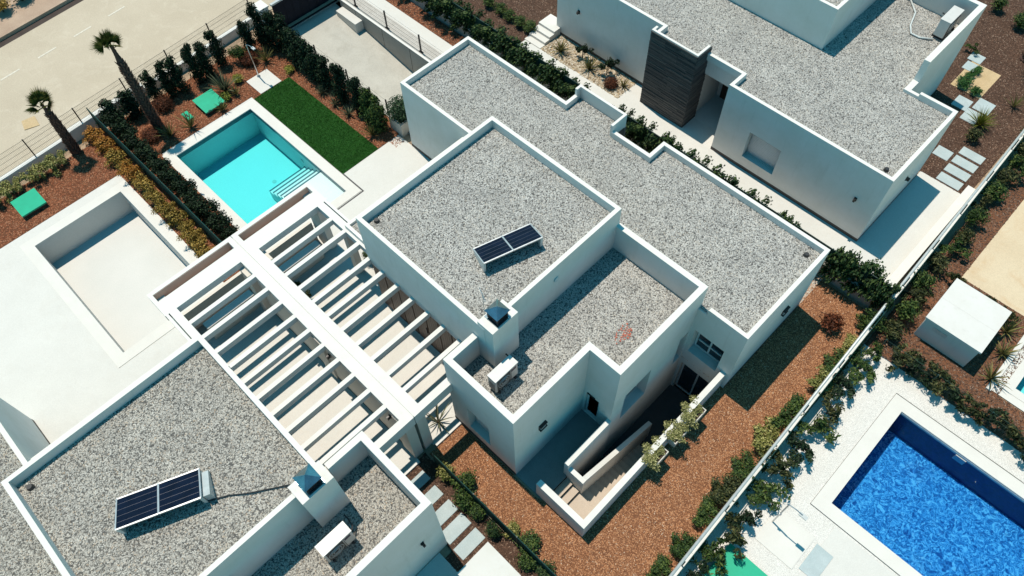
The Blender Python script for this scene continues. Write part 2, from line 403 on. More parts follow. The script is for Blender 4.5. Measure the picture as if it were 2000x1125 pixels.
# ------------------------------------------------------------------ scattered stones (geometry nodes)
def scatter_group(name, mat, density, size, smin, smax, flat_s=(1.25, .85, .6), seed=0, sub=1):
    g = bpy.data.node_groups.new(name, 'GeometryNodeTree')
    g.interface.new_socket('Geometry', in_out='INPUT', socket_type='NodeSocketGeometry')
    g.interface.new_socket('Geometry', in_out='OUTPUT', socket_type='NodeSocketGeometry')
    n = g.nodes; l = g.links
    gi = n.new('NodeGroupInput'); go = n.new('NodeGroupOutput')
    dp = n.new('GeometryNodeDistributePointsOnFaces'); dp.inputs['Density'].default_value = density; dp.inputs['Seed'].default_value = seed
    ic = n.new('GeometryNodeMeshIcoSphere'); ic.inputs['Radius'].default_value = size; ic.inputs['Subdivisions'].default_value = sub
    tr = n.new('GeometryNodeTransform'); tr.inputs['Scale'].default_value = flat_s
    sm = n.new('GeometryNodeSetMaterial'); sm.inputs['Material'].default_value = mat
    io = n.new('GeometryNodeInstanceOnPoints')
    rr = n.new('FunctionNodeRandomValue'); rr.data_type = 'FLOAT_VECTOR'
    rr.inputs[0].default_value = (-.5, -.5, 0); rr.inputs[1].default_value = (.5, .5, 6.283)
    rs = n.new('FunctionNodeRandomValue'); rs.data_type = 'FLOAT_VECTOR'
    rs.inputs[0].default_value = (smin,)*3; rs.inputs[1].default_value = (smax,)*3
    jn = n.new('GeometryNodeJoinGeometry')
    l.new(gi.outputs[0], dp.inputs['Mesh']); l.new(dp.outputs['Points'], io.inputs['Points'])
    l.new(ic.outputs['Mesh'], tr.inputs['Geometry']); l.new(tr.outputs[0], sm.inputs['Geometry']); l.new(sm.outputs[0], io.inputs['Instance'])
    l.new(rr.outputs[0], io.inputs['Rotation']); l.new(rs.outputs[0], io.inputs['Scale'])
    l.new(gi.outputs[0], jn.inputs[0]); l.new(io.outputs[0], jn.inputs[0]); l.new(jn.outputs[0], go.inputs[0])
    return g
G_ROOF = scatter_group('roof_gravel_scatter', M['roof_stone'], 1250, .0265, .55, 1.3)
G_ROOFW = scatter_group('weathered_gravel_scatter', M['roof_stone_warm'], 1250, .0265, .55, 1.3, seed=4)
G_BROWN = scatter_group('brown_gravel_scatter', M['brown_stone'], 1250, .0185, .5, 1.4, seed=1)
G_MULCH = scatter_group('mulch_scatter', M['mulch_chip'], 620, .028, .5, 1.4, (1.7, .6, .35), 2)
G_DARK = scatter_group('dark_mulch_scatter', M['dark_chip'], 520, .028, .5, 1.4, (1.6, .65, .4), 3)
G_PEB = scatter_group('pebble_scatter', M['pebble'], 420, .05, .5, 1.3, (1.25, .9, .6), 5, 2)
G_RED = scatter_group('red_stone_scatter', M['red_stone'], 150, .034, .6, 1.2, seed=7)

def scatter(o, g):
    md = o.modifiers.new('scatter', 'NODES'); md.node_group = g
    return o

# ------------------------------------------------------------------ the ground and the paved areas
PATIO = (-4.72, -2.93, 5.3, 12.38)
RAMP = (-28.9, -18.7, 12.9, 16.2)
POOLB = (-25.72, -18.98, 5.1, 8.88)
POOLA = (-25.72, -18.98, -1.34, 2.44)
POOLE = (1.97, 9.2, 11.53, 15.8)
POOLF = (4.28, 9.0, 19.2, 23.5)
V, F = flat([(-700, 700, -700, 700)], -.03, [PATIO, RAMP, POOLB, POOLA, POOLE, POOLF])
struct('ground', V, F, M['earth'])

def road_x(y): return -37.62 - .062*y
mb = MB(); mb.poly([(-29.75-.062*-60, -60, -.004), (-29.75-.062*120, 120, -.004), (road_x(120), 120, -.004), (road_x(-60), -60, -.004)])
struct('road', mb.v, mb.f, M['road'])
mb = MB(); mb.poly([(road_x(-60), -60, -.002), (road_x(120), 120, -.002), (road_x(120)-.42, 120, -.002), (road_x(-60)-.42, -60, -.002)])
struct('roadside_strip', mb.v, mb.f, M['dark_strip'])
mb = MB()
mb.hexa([(road_x(-60)-2.6, -60, -.03), (road_x(-60)-.42, -60, -.03), (road_x(120)-.42, 120, -.03), (road_x(120)-2.6, 120, -.03)],
        [(road_x(-60)-2.6, -60, .14), (road_x(-60)-.42, -60, .14), (road_x(120)-.42, 120, .14), (road_x(120)-2.6, 120, .14)])
pav = struct('pavement', mb.v, mb.f, M['pavement'])
mb = MB()
mb.hexa([(road_x(-60)-.56, -60, .0), (road_x(-60)-.40, -60, .0), (road_x(120)-.40, 120, .0), (road_x(120)-.56, 120, .0)],
        [(road_x(-60)-.56, -60, .17), (road_x(-60)-.40, -60, .17), (road_x(120)-.40, 120, .17), (road_x(120)-.56, 120, .17)])
kb = mb.build('kerb', M['pavement'], pav)
for i in range(-6, 12):
    y0 = 2.0 + 1.91*i
    mb = MB(); x = -35.5 - .068*y0
    mb.poly([(x, y0, .002), (x-.068*.95, y0+.95, .002), (x-.09-.068*.95, y0+.95, .002), (x-.09, y0, .002)][::-1])
    o = struct('road_marking', mb.v, mb.f, M['paint'])

# front terraces and lawn
V, F = flat([(-26.28, -8.42, 4.74, 9.34), (-19.78, -13.86, 9.34, 12.38)], .012,
            [POOLB, (-14.0, -8.0, 6.5, 12.6), (-26.3, -8, 3.4, 4.14), (-8.42-.0, -8.0, 0, 9)])
V2, F2 = flat([(-18.1, -8.42, 4.1, 4.74)], .012)
struct('terrace', V + V2, F + [tuple(i+len(V) for i in f) for f in F2], M['terrace'])
V, F = flat([(-26.6, -8.42, -9.5, 2.88), (-18.3, -8.42, 2.88, 3.42), (-30, -26.6, -9.5, -4)], .012, [POOLA, (-14.0, -8.0, -9.6, .78), (-18.9, -8, -9.6, -4.84), (-18.1, -17.0, 3.42, 3.5)])
struct('terrace', V, F, M['terrace'])
V, F = flat([(-26.1, -19.80, 9.36, 11.28)], .02)
lawn = struct('lawn', V, F, M['turf_base'])
# planting beds
V, F = flat([(-29.35, -26.3, 4.0, 12.75), (-26.3, -19.82, 11.28, 12.75), (-26.3, -26.1, 9.34, 11.28), (-19.82, -19.3, 11.85, 12.3)], .006, [(-27.28, -26.12, 9.74, 10.9)])
b1 = scatter(struct('mulch_bed', V, F, M['mulch_base']), G_MULCH)
V, F = flat([(-29.3, -18.3, 2.88, 4.74)], .006)
scatter(struct('mulch_bed', V, F, M['mulch_base']), G_MULCH)
V, F = flat([(-29.0, -26.62, -4, 2.88)], .006)
scatter(struct('mulch_bed', V, F, M['mulch_base']), G_MULCH)
mb = MB().box(-27.27, -26.13, 9.75, 10.88, -.02, .035); struct('shower_pad', mb.v, mb.f, M['terrace'])

# brown gravel garden behind the middle house
V, F = flat([(-8.30, -.30, 3.80, 18.45)], .006, [PATIO, (-8.2, -4.6, 5.24, 12.4), (-5.8, -4.7, 5.2, 8.5)])
V3, F3 = flat([(-9.0, -8.3, 3.8, 4.1)], .006)
scatter(struct('brown_gravel', V, F, M['brown_base']), G_BROWN)
# rear strip of the left house
V, F = flat([(-8.42, -.3, 1.0, 3.72)], .006, [(-8.7, -5.75, -1, 2.26), (-5.75, -5.5, .9, 2.2), (-5.75, -3.0, .9, 1.9)])
scatter(struct('mulch_bed', V, F, M['dark_mulch']), G_DARK)
V, F = flat([(-5.75, -2.6, -6, 1.9)], .010); struct('terrace', V, F, M['terrace'])
# strip between the middle and the right house
V, F = flat([(-28.8, -18.9, 16.42, 17.72)], .10); walk = struct('walkway', V, F, M['terrace'])
for i in range(7):
    y = 16.44 + i*.085
    mb = MB().box(-28.6, -18.95, y, y+.078, .095, .112)
    mb.build('board', M['wood_deck'], walk)
V, F = flat([(-28.8, -18.9, 17.72, 18.5)], .08); scatter(struct('mulch_bed', V, F, M['dark_mulch']), G_MULCH)
V, F = flat([(-18.9, -9.67, 16.0, 18.5), (-9.67, -2.8, 16.93, 18.5)], .01, [(-13.6, -11.3, 15.9, 16.86)])
struct('alley', V, F, M['drive'])
V, F = flat([(-28.8, -20.0, 18.95, 19.9), (-20.0, -14.4, 18.95, 20.45), (-14.4, -2.8, 18.95, 22.0), (-2.8, -.95, 18.95, 25.72)], .012)
struct('walkway', V, F, M['terrace'])
V, F = flat([(-19.05, -14.40, 20.45, 21.9)], .008); scatter(struct('pebble_bed', V, F, M['planter_sand']), G_PEB)
V, F = flat([(-28.8, -20.0, 19.9, 31.0), (-20.0, -19.3, 21.9, 31)], .008); scatter(struct('mulch_bed', V, F, M['dark_mulch']), G_DARK)
V, F = flat([(-4.6, -.85, 25.72, 40.0), (-9, -4.6, 30.4, 46)], .008, [(-4.35, -3.0, 31.1, 33.1)]); scatter(struct('mulch_bed', V, F, M['dark_mulch']), G_DARK)
# neighbours on the low right
V, F = flat([(-.25, 12, -4, 17.2)], .008, [(1.5, 9.6, 11.05, 16.3)]); struct('white_gravel', V, F, M['white_gravel'])
V, F = flat([(2.45, 9.6, 3, 10.98)], .014); struct('terrace', V, F, M['terrace'])
V, F = flat([(-.25, .84, 17.2, 36), (.84, 4.0, 17.2, 22.1), (4.0, 9, 17.2, 18.55)], .008); scatter(struct('mulch_bed', V, F, M['brown_base']), G_DARK)
V, F = flat([(.84, 40, 22.1, 60)], .012); struct('sand', V, F, M['sand'])
V, F = flat([(3.72, 14, 18.6, 24)], .014, [POOLF]); struct('terrace', V, F, M['coping'])

# driveway ramp with its retaining walls
mb = MB(); mb.poly([(-29.3, 12.9, -.30), (-18.7, 12.9, -2.15), (-18.7, 16.2, -2.15), (-29.3, 16.2, -.30)])
mb.poly([(-40, 12.9, -.02), (-29.3, 12.9, -.30), (-29.3, 16.2, -.30), (-40, 16.2, -.02)][0:0] or [(-29.9, 12.9, -.10), (-29.3, 12.9, -.30), (-29.3, 16.2, -.30), (-29.9, 16.2, -.10)])
struct('driveway', mb.v, mb.f, M['drive'])
w = thing('retaining_wall', (-23.5, 16.3, 0), 'grey concrete retaining wall with dark posts on top beside the sloping driveway', 'wall')
MB().box(-28.6, -18.88, 16.2, 16.42, -2.4, .15).build('wall_face', M['conc_wall'], w)
MB().box(-28.6, -18.88, 16.19, 16.30, .15, .17).build('wall_cap', M['cap'], w)
for i in range(5):
    MB().box(-27.4+2*i, -27.385+2*i, 16.192, 16.21, -2.3, .14).build('joint', M['plinth'], w)
for i, x in enumerate((-27.57, -25.21, -22.80, -20.4)):
    MB().box(x-.03, x+.03, 16.38, 16.44, .12, 1.14).build('post', M['metal_dark'], w)
    MB().box(x-.12, x+.12, 16.36, 16.46, .15, .185).build('base_plate', M['metal_dark'], w)
for i in range(4):
    MB().tube([(-28.5, 16.41, .38+.24*i), (-18.95, 16.41, .38+.24*i)], .004, 5).build('wire', M['metal_dark'], w)
w = thing('retaining_wall', (-23.5, 12.8, 0), 'low wall with a thin wire fence along the hedge side of the driveway', 'wall')
MB().box(-28.6, -18.88, 12.75, 12.9, -2.4, .08).build('wall_face', M['conc_wall'], w)
for i, x in enumerate((-28.2, -25.9, -23.6, -22.0, -20.9)):
    MB().box(x-.025, x+.025, 12.79, 12.84, .05, 1.0).build('post', M['metal_dark'], w)
for i in range(3):
    MB().tube([(-28.5, 12.82, .35+.3*i), (-20.5, 12.82, .35+.3*i)], .004, 5).build('wire', M['metal_dark'], w)
s = thing('step_block', (-27.3, 15.9, -.4), 'short pale concrete step against the driveway wall near the gate', 'step')
MB().box(-28.4, -26.9, 15.75, 16.19, -.9, -.18).build('block', M['terrace'], s)
g = thing('driveway_gate', (-29.1, 14.5, -.35), 'tall navy solid sliding gate at the top of the driveway', 'gate')
MB().box(-29.16, -29.09, 12.95, 16.75, -.28, 1.32).build('panel', M['gate'], g)
MB().box(-29.19, -29.06, 12.9, 16.8, 1.32, 1.40).build('top_rail', M['metal_white'], g)
MB().box(-29.19, -29.06, 12.9, 16.8, -.36, -.29).build('bottom_rail', M['metal_white'], g)
for i in range(9):
    MB().box(-29.09, -29.08, 13.1+.42*i, 13.13+.42*i, -.25, 1.30).build('rib', M['gate'], g)
p_ = thing('gate_pillar', (-29.3, 12.7, 0), 'white gate pillar beside the hedge corner', 'pillar')
MB().box(-29.75, -29.2, 12.35, 12.78, -.2, 1.30).build('shaft', M['plaster'], p_)
MB().box(-29.79, -29.16, 12.31, 12.82, 1.30, 1.37).build('cap', M['cap'], p_)

# ------------------------------------------------------------------ houses
def wall_lamp(at, axis, sgn, label, big=False):
    """up-and-down wall lamp: axis 'x' or 'y' is the wall's normal"""
    x, y, z = at; t = thing('wall_lamp', at, label, 'wall lamp', 'wall lamps on the houses')
    w, d, h = (.30, .10, .30) if big else (.11, .13, .17)
    def bx(u0, u1, d0, d1, z0, z1):
        d0, d1 = sgn*d0, sgn*d1
        return MB().box(x+d0, x+d1, y+u0, y+u1, z+z0, z+z1) if axis == 'x' else MB().box(x+u0, x+u1, y+d0, y+d1, z+z0, z+z1)
    bx(-w/2, w/2, 0, .03, -h/2, h/2).build('back_plate', M['lamp_dark'], t)
    if big:
        bx(-w/2, w/2, .03, d, h/2-.05, h/2).build('hood', M['lamp_dark'], t)
        bx(-w/2, w/2, .03, d, -h/2, -h/2+.04).build('bottom_rim', M['lamp_dark'], t)
        bx(-w/2+.04, w/2-.04, .03, d-.03, -h/2+.04, h/2-.05).build('diffuser', M['lamp_glass'], t)
    else:
        bx(-w/2+.015, w/2-.015, .03, d, -h/2+.02, h/2-.02).build('body', M['lamp_dark'], t)
        bx(-w/2+.03, w/2-.03, .045, d-.02, -h/2, -h/2+.02).build('lens', M['lamp_glass'], t)
    return t

def window(parent, axis, plane, sgn, u0, u1, z0, z1, leaves=2, transom=None, name='window', mat='frame_white'):
    """frame with panes; plane is the frame's outer face, sgn its outward side"""
    def bx(mb, a0, a1, d0, d1, c0, c1):
        d0, d1 = plane+sgn*d0, plane+sgn*d1
        return mb.box(d0, d1, a0, a1, c0, c1) if axis == 'x' else mb.box(a0, a1, d0, d1, c0, c1)
    u0, u1 = sorted((u0, u1)); fw = .06
    mb = MB()
    bx(mb, u0, u1, -.07, 0, z0, z0+fw); bx(mb, u0, u1, -.07, 0, z1-fw, z1)
    bx(mb, u0, u0+fw, -.07, 0, z0+fw, z1-fw); bx(mb, u1-fw, u1, -.07, 0, z0+fw, z1-fw)
    f = mb.build(name, M[mat], parent)
    W = (u1-u0-2*fw)/leaves
    for i in range(leaves):
        a0, a1 = u0+fw+i*W, u0+fw+(i+1)*W
        if i: bx(MB(), a0-.03, a0+.03, -.065, .005, z0+fw, z1-fw).build('mullion', M[mat], f)
        segs = [(z0+fw, z1-fw)] if transom is None else [(z0+fw, transom), (transom, z1-fw)]
        for c0, c1 in segs:
            if c1 != z1-fw: bx(MB(), a0+.03, a1-.03, -.06, .003, c1-.025, c1+.025).build('rail', M[mat], f)
            bx(MB(), a0+.001, a1-.001, -.045, -.03, c0, c1).build('pane', M['glass'], f)
    return f

def shutter(parent, plane, sgn, u0, u1, z0, z1):
    """closed roller shutter of white slats in a wall facing along y"""
    a, b = sorted((plane, plane-sgn*.05)); w = MB().box(u0, u1, a, b, z0, z1).build('roller_shutter', M['frame_white'], parent)
    n = 16; h = (z1-z0-.1)/n
    for i in range(n):
        a, b = sorted((plane, plane+sgn*.014)); MB().box(u0+.04, u1-.04, a, b, z0+.06+h*i, z0+.06+h*(i+1)-.012).build('slat', M['frame_white'], w)
    a, b = sorted((plane, plane+sgn*.05)); MB().box(u0, u1, a, b, z0-.02, z0+.03).build('sill', M['cap'], w)

def house(label, my, upper, step, low_nw=-18.88, stone=M['roof_stone'], gr=G_ROOF, sgn=1, extra=None, which='B'):
    def B(x0, x1, y0, y1, z0, z1):
        a, b = sorted((my(y0), my(y1))); return (x0, x1, a, b, z0, z1)
    ux0, ux1, uy0, uy1 = upper
    t = thing('house', (-9.0, my(10.5), 0), label, 'house', 'white flat-roofed villas')
    boxes = [B(low_nw, -2.81, 12.38, 16.0, -2.4, 3.25), B(-9.67, -2.81, 16.0, 16.93, -.3, 3.25),
             (ux0, ux1, uy0, uy1, -.3, 4.78), B(-15.4, -13.86, 6.75, 12.38, 2.72, 2.98)]
    cuts = [B(-11.4, -9.67, 14.2, 16.01, .02, 2.5), B(-8.28, -6.85, 16.62, 16.94, .64, 2.0),
            B(low_nw-.01, low_nw+.15, 12.9, 15.5, -2.2, -.1)]
    par = [B(low_nw, low_nw+.14, 12.38, 16.0, 3.25, 3.55), B(low_nw, -13.86, 12.38, 12.52, 3.25, 3.55),
           B(low_nw, -13.57, 15.86, 16.0, 3.25, 3.55), B(-11.3, -9.67, 15.98, 16.12, 3.25, 3.55),
           B(-9.67, -9.53, 15.98, 16.93, 3.25, 3.55), B(-9.67, -2.81, 16.79, 16.93, 3.25, 3.55),
           B(-2.95, -2.81, 12.38, 16.93, 3.25, 3.55), B(-4.27, -2.81, 12.38, 12.52, 3.25, 3.55),
           B(-13.57, -13.43, 15.86, 16.5, 3.25, 3.55), B(-15.4, -13.86, 6.75, 6.87, 2.98, 3.12), B(-15.4, -15.28, 6.75, 12.38, 2.98, 3.12),
           (ux0, ux1, uy0, uy0+.14, 4.78, 5.17), (ux0, ux1, uy1-.14, uy1, 4.78, 5.17),
           (ux0, ux0+.14, uy0, uy1, 4.78, 5.17), (ux1-.14, ux1, uy0, uy1, 4.78, 5.17)]
    if step:
        boxes += [B(-8.62, -8.1, 5.28, 6.6, -.3, 3.15), B(-8.1, -5.77, 5.28, 12.5, -2.4, 3.15), B(-5.77, -4.61, 8.45, 12.55, -2.4, 3.15)]
        cuts += [B(-4.96, -4.60, 9.05, 10.35, .06, 1.9), B(-4.96, -4.60, 11.85, 12.30, .05, 1.88),
                 B(-4.45, -3.30, 12.37, 12.75, .62, 2.06), B(-4.50, -3.12, 12.37, 12.55, -2.4, -.35),
                 B(-7.85, -6.90, 5.27, 5.62, .55, 2.05), B(-5.68, -5.12, 8.44, 8.56, .02, 1.56)]
        par += [B(-8.62, -8.42, 5.28, 6.6, 3.15, 4.37), B(-8.62, -5.77, 5.28, 5.48, 3.15, 4.37), B(-5.97, -5.77, 5.28, 8.65, 3.15, 4.37),
                B(-5.97, -4.61, 8.45, 8.65, 3.15, 4.37), B(-4.81, -4.61, 8.45, 12.55, 3.15, 4.37), B(-8.1, -4.61, 12.35, 12.55, 3.15, 4.37)]
    wd = sorted((my(6.49), my(6.62)))
    front = uy0 if sgn > 0 else uy1
    fy = sorted((front - sgn*.01, front + sgn*.13))
    cuts += [(ux0-.01, -9.15, fy[0], fy[1], .02, 2.70)]
    if extra: boxes += extra[0]; par += extra[1]
    V, F = csg(boxes, cuts); mobj('wall', V, F, M['plaster'], t)
    V, F = csg(par); mobj('parapet', V, F, M['cap'], t)
    # stone-clad entrance block
    q = thing_block(t, B, which == 'C')
    # gravel
    a, b = sorted((my(12.4), my(16.0)))
    rects = [B(low_nw+.1, -2.9, 12.45, 15.9, 0, 0)[:4], B(-9.6, -2.9, 15.8, 16.85, 0, 0)[:4], B(-13.5, -11.38, 15.8, 16.75, 0, 0)[:4], B(-11.4, -9.5, 15.7, 16.05, 0, 0)[:4]]
    if extra: rects += extra[2]
    V, F = flat(rects, 3.285, [(ux0, ux1, uy0, uy1)])
    o = tag(scatter(mobj('roof_gravel', V, F, M['roof_base'], t), gr), kind='stuff')
    V, F = flat([(ux0+.1, ux1-.1, uy0+.1, uy1-.1)], 4.815); tag(scatter(mobj('roof_gravel', V, F, M['roof_base'], t), gr), kind='stuff')
    V, F = flat([B(-15.32, -13.86, 6.82, 12.38, 0, 0)[:4]], 3.0, [(ux0, ux1, uy0, uy1)]); tag(scatter(mobj('roof_gravel', V, F, M['roof_base'], t), gr), kind='stuff')
    if step:
        V, F = flat([B(-8.5, -5.9, 5.4, 12.45, 0, 0)[:4], B(-5.9, -4.7, 8.55, 12.45, 0, 0)[:4]], 3.19, [(ux0, ux1, uy0, uy1)])
        tag(scatter(mobj('roof_gravel', V, F, M['roof_base'], t), gr), kind='stuff')
    # doors and windows
    n = 7; dw = (-9.17-(ux0+.02))/n
    for i in range(n):
        a0 = ux0+.02+i*dw; y0, y1 = sorted((front+sgn*.05, front+sgn*.10))
        d = MB().box(a0+.012, a0+dw-.012, y0, y1, .03, 2.68).build('wood_door', M['wood'], t)
        for k in range(5):
            xx = a0+.03+(dw-.06)*k/5
            yy = sorted((front+sgn*.05, front+sgn*.035))
            MB().box(xx+.004, xx+(dw-.06)/5-.004, yy[0], yy[1], .06, 2.65).build('board', M['wood'], d)
        if i in (3,): 
            yy = sorted((front+sgn*.035, front-sgn*.005)); MB().box(a0+dw-.09, a0+dw-.06, yy[0], yy[1], .95, 1.3).build('handle', M['metal_dark'], d)
    shutter(t, my(16.66), sgn, -8.26, -6.87, .66, 1.98)
    yb = sorted((my(14.2), my(14.26))); MB().box(-11.2, -9.9, yb[0], yb[1], .03, 2.3).build('entrance_door', M['wood'], t)
    yb = sorted((my(12.92), my(15.48))); MB().box(low_nw+.08, low_nw+.12, yb[0], yb[1], -2.15, -.12).build('garage_door', M['ac_white'], t)
    # plinths
    def pb(x0, x1, y0, y1):
        a, b = sorted((my(y0), my(y1))); MB().box(x0, x1, a, b, -.02, .16).build('plinth', M['plinth'], t)
    pb(-9.68, -2.802, 16.925, 16.938); pb(-2.815, -2.802, 12.39, 16.93); pb(low_nw-.008, -15.45, 12.372, 12.384)
    pb(low_nw, -13.6, 16.0, 16.008)
    if step: pb(-8.63, -5.764, 5.272, 5.284); 
    if step:
        window(t, 'x', -4.93, 1, my(9.08), my(10.32), .08, 1.88, 2, 1.25)
        window(t, 'x', -4.93, 1, my(11.87), my(12.28), .08, 1.86, 1)
        window(t, 'y', my(12.70), -sgn, -4.43, -3.32, .66, 2.04, 2, 1.12)
        window(t, 'y', my(12.50), -sgn, -4.48, -3.14, -2.4, -.37, 2, None, 'patio_door')
        shutter(t, my(5.54), -sgn, -7.83, -6.92, .58, 2.03)
        d = window(t, 'y', my(8.53), -sgn, -5.66, -5.14, .03, 1.54, 1, None, 'terrace_door')
        y0, y1 = sorted((my(8.42), my(8.45))); MB().box(-5.62, -5.30, y0, y1, 1.57, 1.63).build('door_vent', M['lamp_dark'], t)
    return t

def thing_block(t, B, strips):
    V, F = csg([B(-13.57, -11.3, 16.0, 16.70, -.3, 3.25)]); core = mobj('stone_block', V, F, M['plinth'], t)
    V, F = csg([B(-13.57, -11.3, 16.70, 16.80, 3.22, 3.85), B(-11.40, -11.3, 16.0, 16.70, 3.22, 3.85), B(-13.57, -13.47, 16.5, 16.70, 3.22, 3.85)])
    mobj('block_parapet', V, F, M['cap'], t)
    if not strips:
        V, F = csg([B(-13.57, -11.28, 16.70, 16.82, -.3, 3.22)]); mobj('stone_cladding', V, F, M['slate'], core); return core
    rng = random.Random(5); z = -.02
    # thin slate courses, each strip a piece of its own
    protos = {}
    n = 0
    y_out = B(0, 1, 16.80, 16.80, 0, 1)[2]; y_in = B(0, 1, 16.70, 16.70, 0, 1)[2]; sg = 1 if y_out > y_in else -1
    yb0, yb1 = sorted((y_in, y_out))
    while z < 3.80:
        h = .058; x = -13.57 - rng.random()*.0
        while x < -11.32:
            L = min(rng.choice((.75, .95, 1.15, 1.4)), -11.3-x)
            if -11.3-x-L < .2: L = -11.3-x
            pr = rng.random()*.022
            key = round(L, 2)
            mb = MB(); a, b = sorted((y_out - sg*.006, y_out + sg*(.02+pr)))
            mb.box(x+.003, x+L-.003, a, b, z+.004, z+h-.004)
            o = mb.build('slate_strip', M['slate'], core); n += 1
            x += L
        z += h
    z = -.02
    while z < 3.80:
        h = .058; y = 0; Ltot = .92
        while y < Ltot-.01:
            L = min(rng.choice((.92, .92, .5)), Ltot-y)
            pr = rng.random()*.02
            a, b = sorted((y_out + sg*.02 - sg*y, y_out + sg*.02 - sg*(y+L-.006)))
            MB().box(-11.304, -11.28+pr, a, b, z+.004, z+h-.004).build('slate_strip', M['slate'], core)
            y += L
        z += h
    return core

hB = house('white flat-roofed villa in the middle of the photo with chimney and solar panel', lambda y: y, (-13.86, -8.1, 6.5, 12.5), True, which='B')
hA = house('white flat-roofed villa at the lower left cut off by the photo edge', lambda y: 7.54-y, (-13.86, -8.1, -5.2, .78), True,
           gr=G_ROOFW, sgn=-1, which='A')
exC = ([(-14.5, -4.63, 25.3, 30.4, -.3, 3.25)],
       [(-4.86, -4.63, 26.0, 30.4, 3.25, 4.37), (-8.2, -4.63, 30.2, 30.4, 3.25, 4.37), (-4.86, -4.63, 25.28, 26.0, 3.25, 3.42), (-4.86, -4.2, 25.28, 25.42, 3.25, 3.42)],
       [(-14.4, -4.75, 25.2, 30.3)])
hC = house('white villa at the upper right with a dark slate entrance block', lambda y: 37.8-y, (-14.5, -8.32, 25.2, 31.4), False,
           low_nw=-19.3, sgn=-1, extra=exC, which='C')
V, F = flat([(-6.1, -5.3, 9.4, 10.6)], 3.20)
tag(scatter(mobj('red_stones', V[:0] or [(-6.0, 9.9, 3.2), (-5.55, 9.6, 3.2), (-5.5, 10.3, 3.2), (-5.9, 10.5, 3.2)], [(0, 1, 2, 3)], M['roof_base'], hB), G_RED), kind='stuff')

# round vent on the upper wall
MB().tube([(-8.12, 9.51, 4.45), (-8.06, 9.51, 4.45)], .10, 14).build('round_vent', M['hose'], hB)

for hh, x_, y_, z_ in ((hB, -13.5, 7.0, 4.83), (hB, -3.3, 16.4, 3.30), (hA, -13.4, -4.8, 4.83), (hC, -3.3, 21.4, 3.30)):
    MB().tube([(x_, y_, z_), (x_, y_, z_+.10)], [.10, .07], 12).build('roof_outlet', M['ac_dark'], hh)
# chimneys
def chimney(h, x0, x1, y0, y1, ztop, flip):
    c = MB().box(x0, x1, y0, y1, 3.0, ztop).build('chimney', M['plaster'], h)
    cx, cy = (x0+x1)/2, (y0+y1)/2
    MB().box(cx-.27, cx+.27, cy-.27, cy+.27, ztop, ztop+.035).build('flashing', M['steel'], c)
    b = MB()
    for sx in (-1, 1):
        for sy in (-1, 1): b.box(cx+sx*.19-.02, cx+sx*.19+.02, cy+sy*.19-.02, cy+sy*.19+.02, ztop+.035, ztop+.36)
    b.box(cx-.175, cx+.175, cy-.175, cy+.175, ztop+.035, ztop+.35)
    b.build('flue', M['metal_dark'], c)
    for k in range(5):
        z = ztop+.07+.055*k
        MB().box(cx-.215, cx+.215, cy-.215, cy+.215, z, z+.012).build('louvre', M['metal_dark'], c)
    e = .26; zt = ztop+.36
    m = MB(); P = [(cx-e, cy-e, zt), (cx+e, cy-e, zt), (cx+e, cy+e, zt), (cx-e, cy+e, zt)]; A = (cx, cy, zt+.20)
    m.v = P + [A]; m.f = [(0,1,4), (1,2,4), (2,3,4), (3,0,4), (3,2,1,0)]
    m.build('cowl', M['steel'], c)
    for i in range(4): MB().bar(P[i], A, .018, .018).build('cowl_seam', M['steel'], c)
    return c
chimney(hB, -8.38, -7.76, 6.51, 7.53, 5.32, 1)
chimney(hA, -8.38, -7.75, -.12, .86, 5.32, -1)

# air conditioners
def air_con(x0, x1, y0, y1, zb, label, face, louv=True):
    t = thing('air_conditioner', ((x0+x1)/2, (y0+y1)/2, zb), label, 'air conditioner', 'air conditioning units on the roofs')
    h = .86
    mb = MB(); mb.box(x0, x1, y0, y1, zb+.14, zb+h); body = mb.build('body', M['ac_white'], t)
    bm = body.modifiers.new('bevel', 'BEVEL'); bm.width = .02; bm.segments = 2
    MB().box(x0-.012, x1+.012, y0-.012, y1+.012, zb+h, zb+h+.025).build('lid', M['ac_white'], t)
    for yy in (y0+.12, y1-.12): MB().box(x0-.04, x1+.04, yy-.03, yy+.03, zb, zb+.14).build('foot', M['ac_dark'], t)
    L = y1-y0
    if face > 0: f = x1; d = 1
    else: f = x0; d = -1
    gy0, gy1 = y0+.06, y0+.06+L*.58
    g = MB().box(f+d*.0, f+d*.012, gy0, gy1, zb+.20, zb+h-.07).build('fan_grille', M['ac_grey'], t)
    cy, cz = (gy0+gy1)/2, zb+.50; pts = []
    for r in (.09, .16, .23):
        MB().tube([(f+d*.02, cy+r*math.cos(a), cz+r*math.sin(a)) for a in np.linspace(0, 2*math.pi, 25)], .010, 5, False).build('ring', M['metal_white'], g)
    MB().tube([(f+d*.012, cy, cz), (f+d*.022, cy, cz)], .05, 14).build('fan_hub', M['ac_dark'], g)
    MB().box(f, f+d*.004, y1-.26, y1-.07, zb+h-.24, zb+h-.10).build('badge', M['label_dark'], t)
    MB().box(f, f+d*.010, y1-.29, y1-.278, zb+.12, zb+h-.03).build('panel_seam', M['ac_grey'], t)
    for k in range(5 if louv else 0):
        MB().box(x0+.05, x1-.05, y0-.005, y0+.001, zb+.2+.09*k, zb+.23+.09*k).build('side_louvre', M['ac_dark'], t)
    MB().tube([((x0+x1)/2, y1, zb+.3), ((x0+x1)/2-.1*d, y1+.12, zb+.28), ((x0+x1)/2-.35*d, y1+.16, zb+.25), ((x0+x1)/2-.5*d, y1+.15, zb+.3)], .022, 7).build('pipe', M['metal_dark'], t)
    return t
air_con(-7.43, -7.10, 5.90, 6.81, 3.21, 'white air conditioner on the middle villa roof below the chimney', 1)
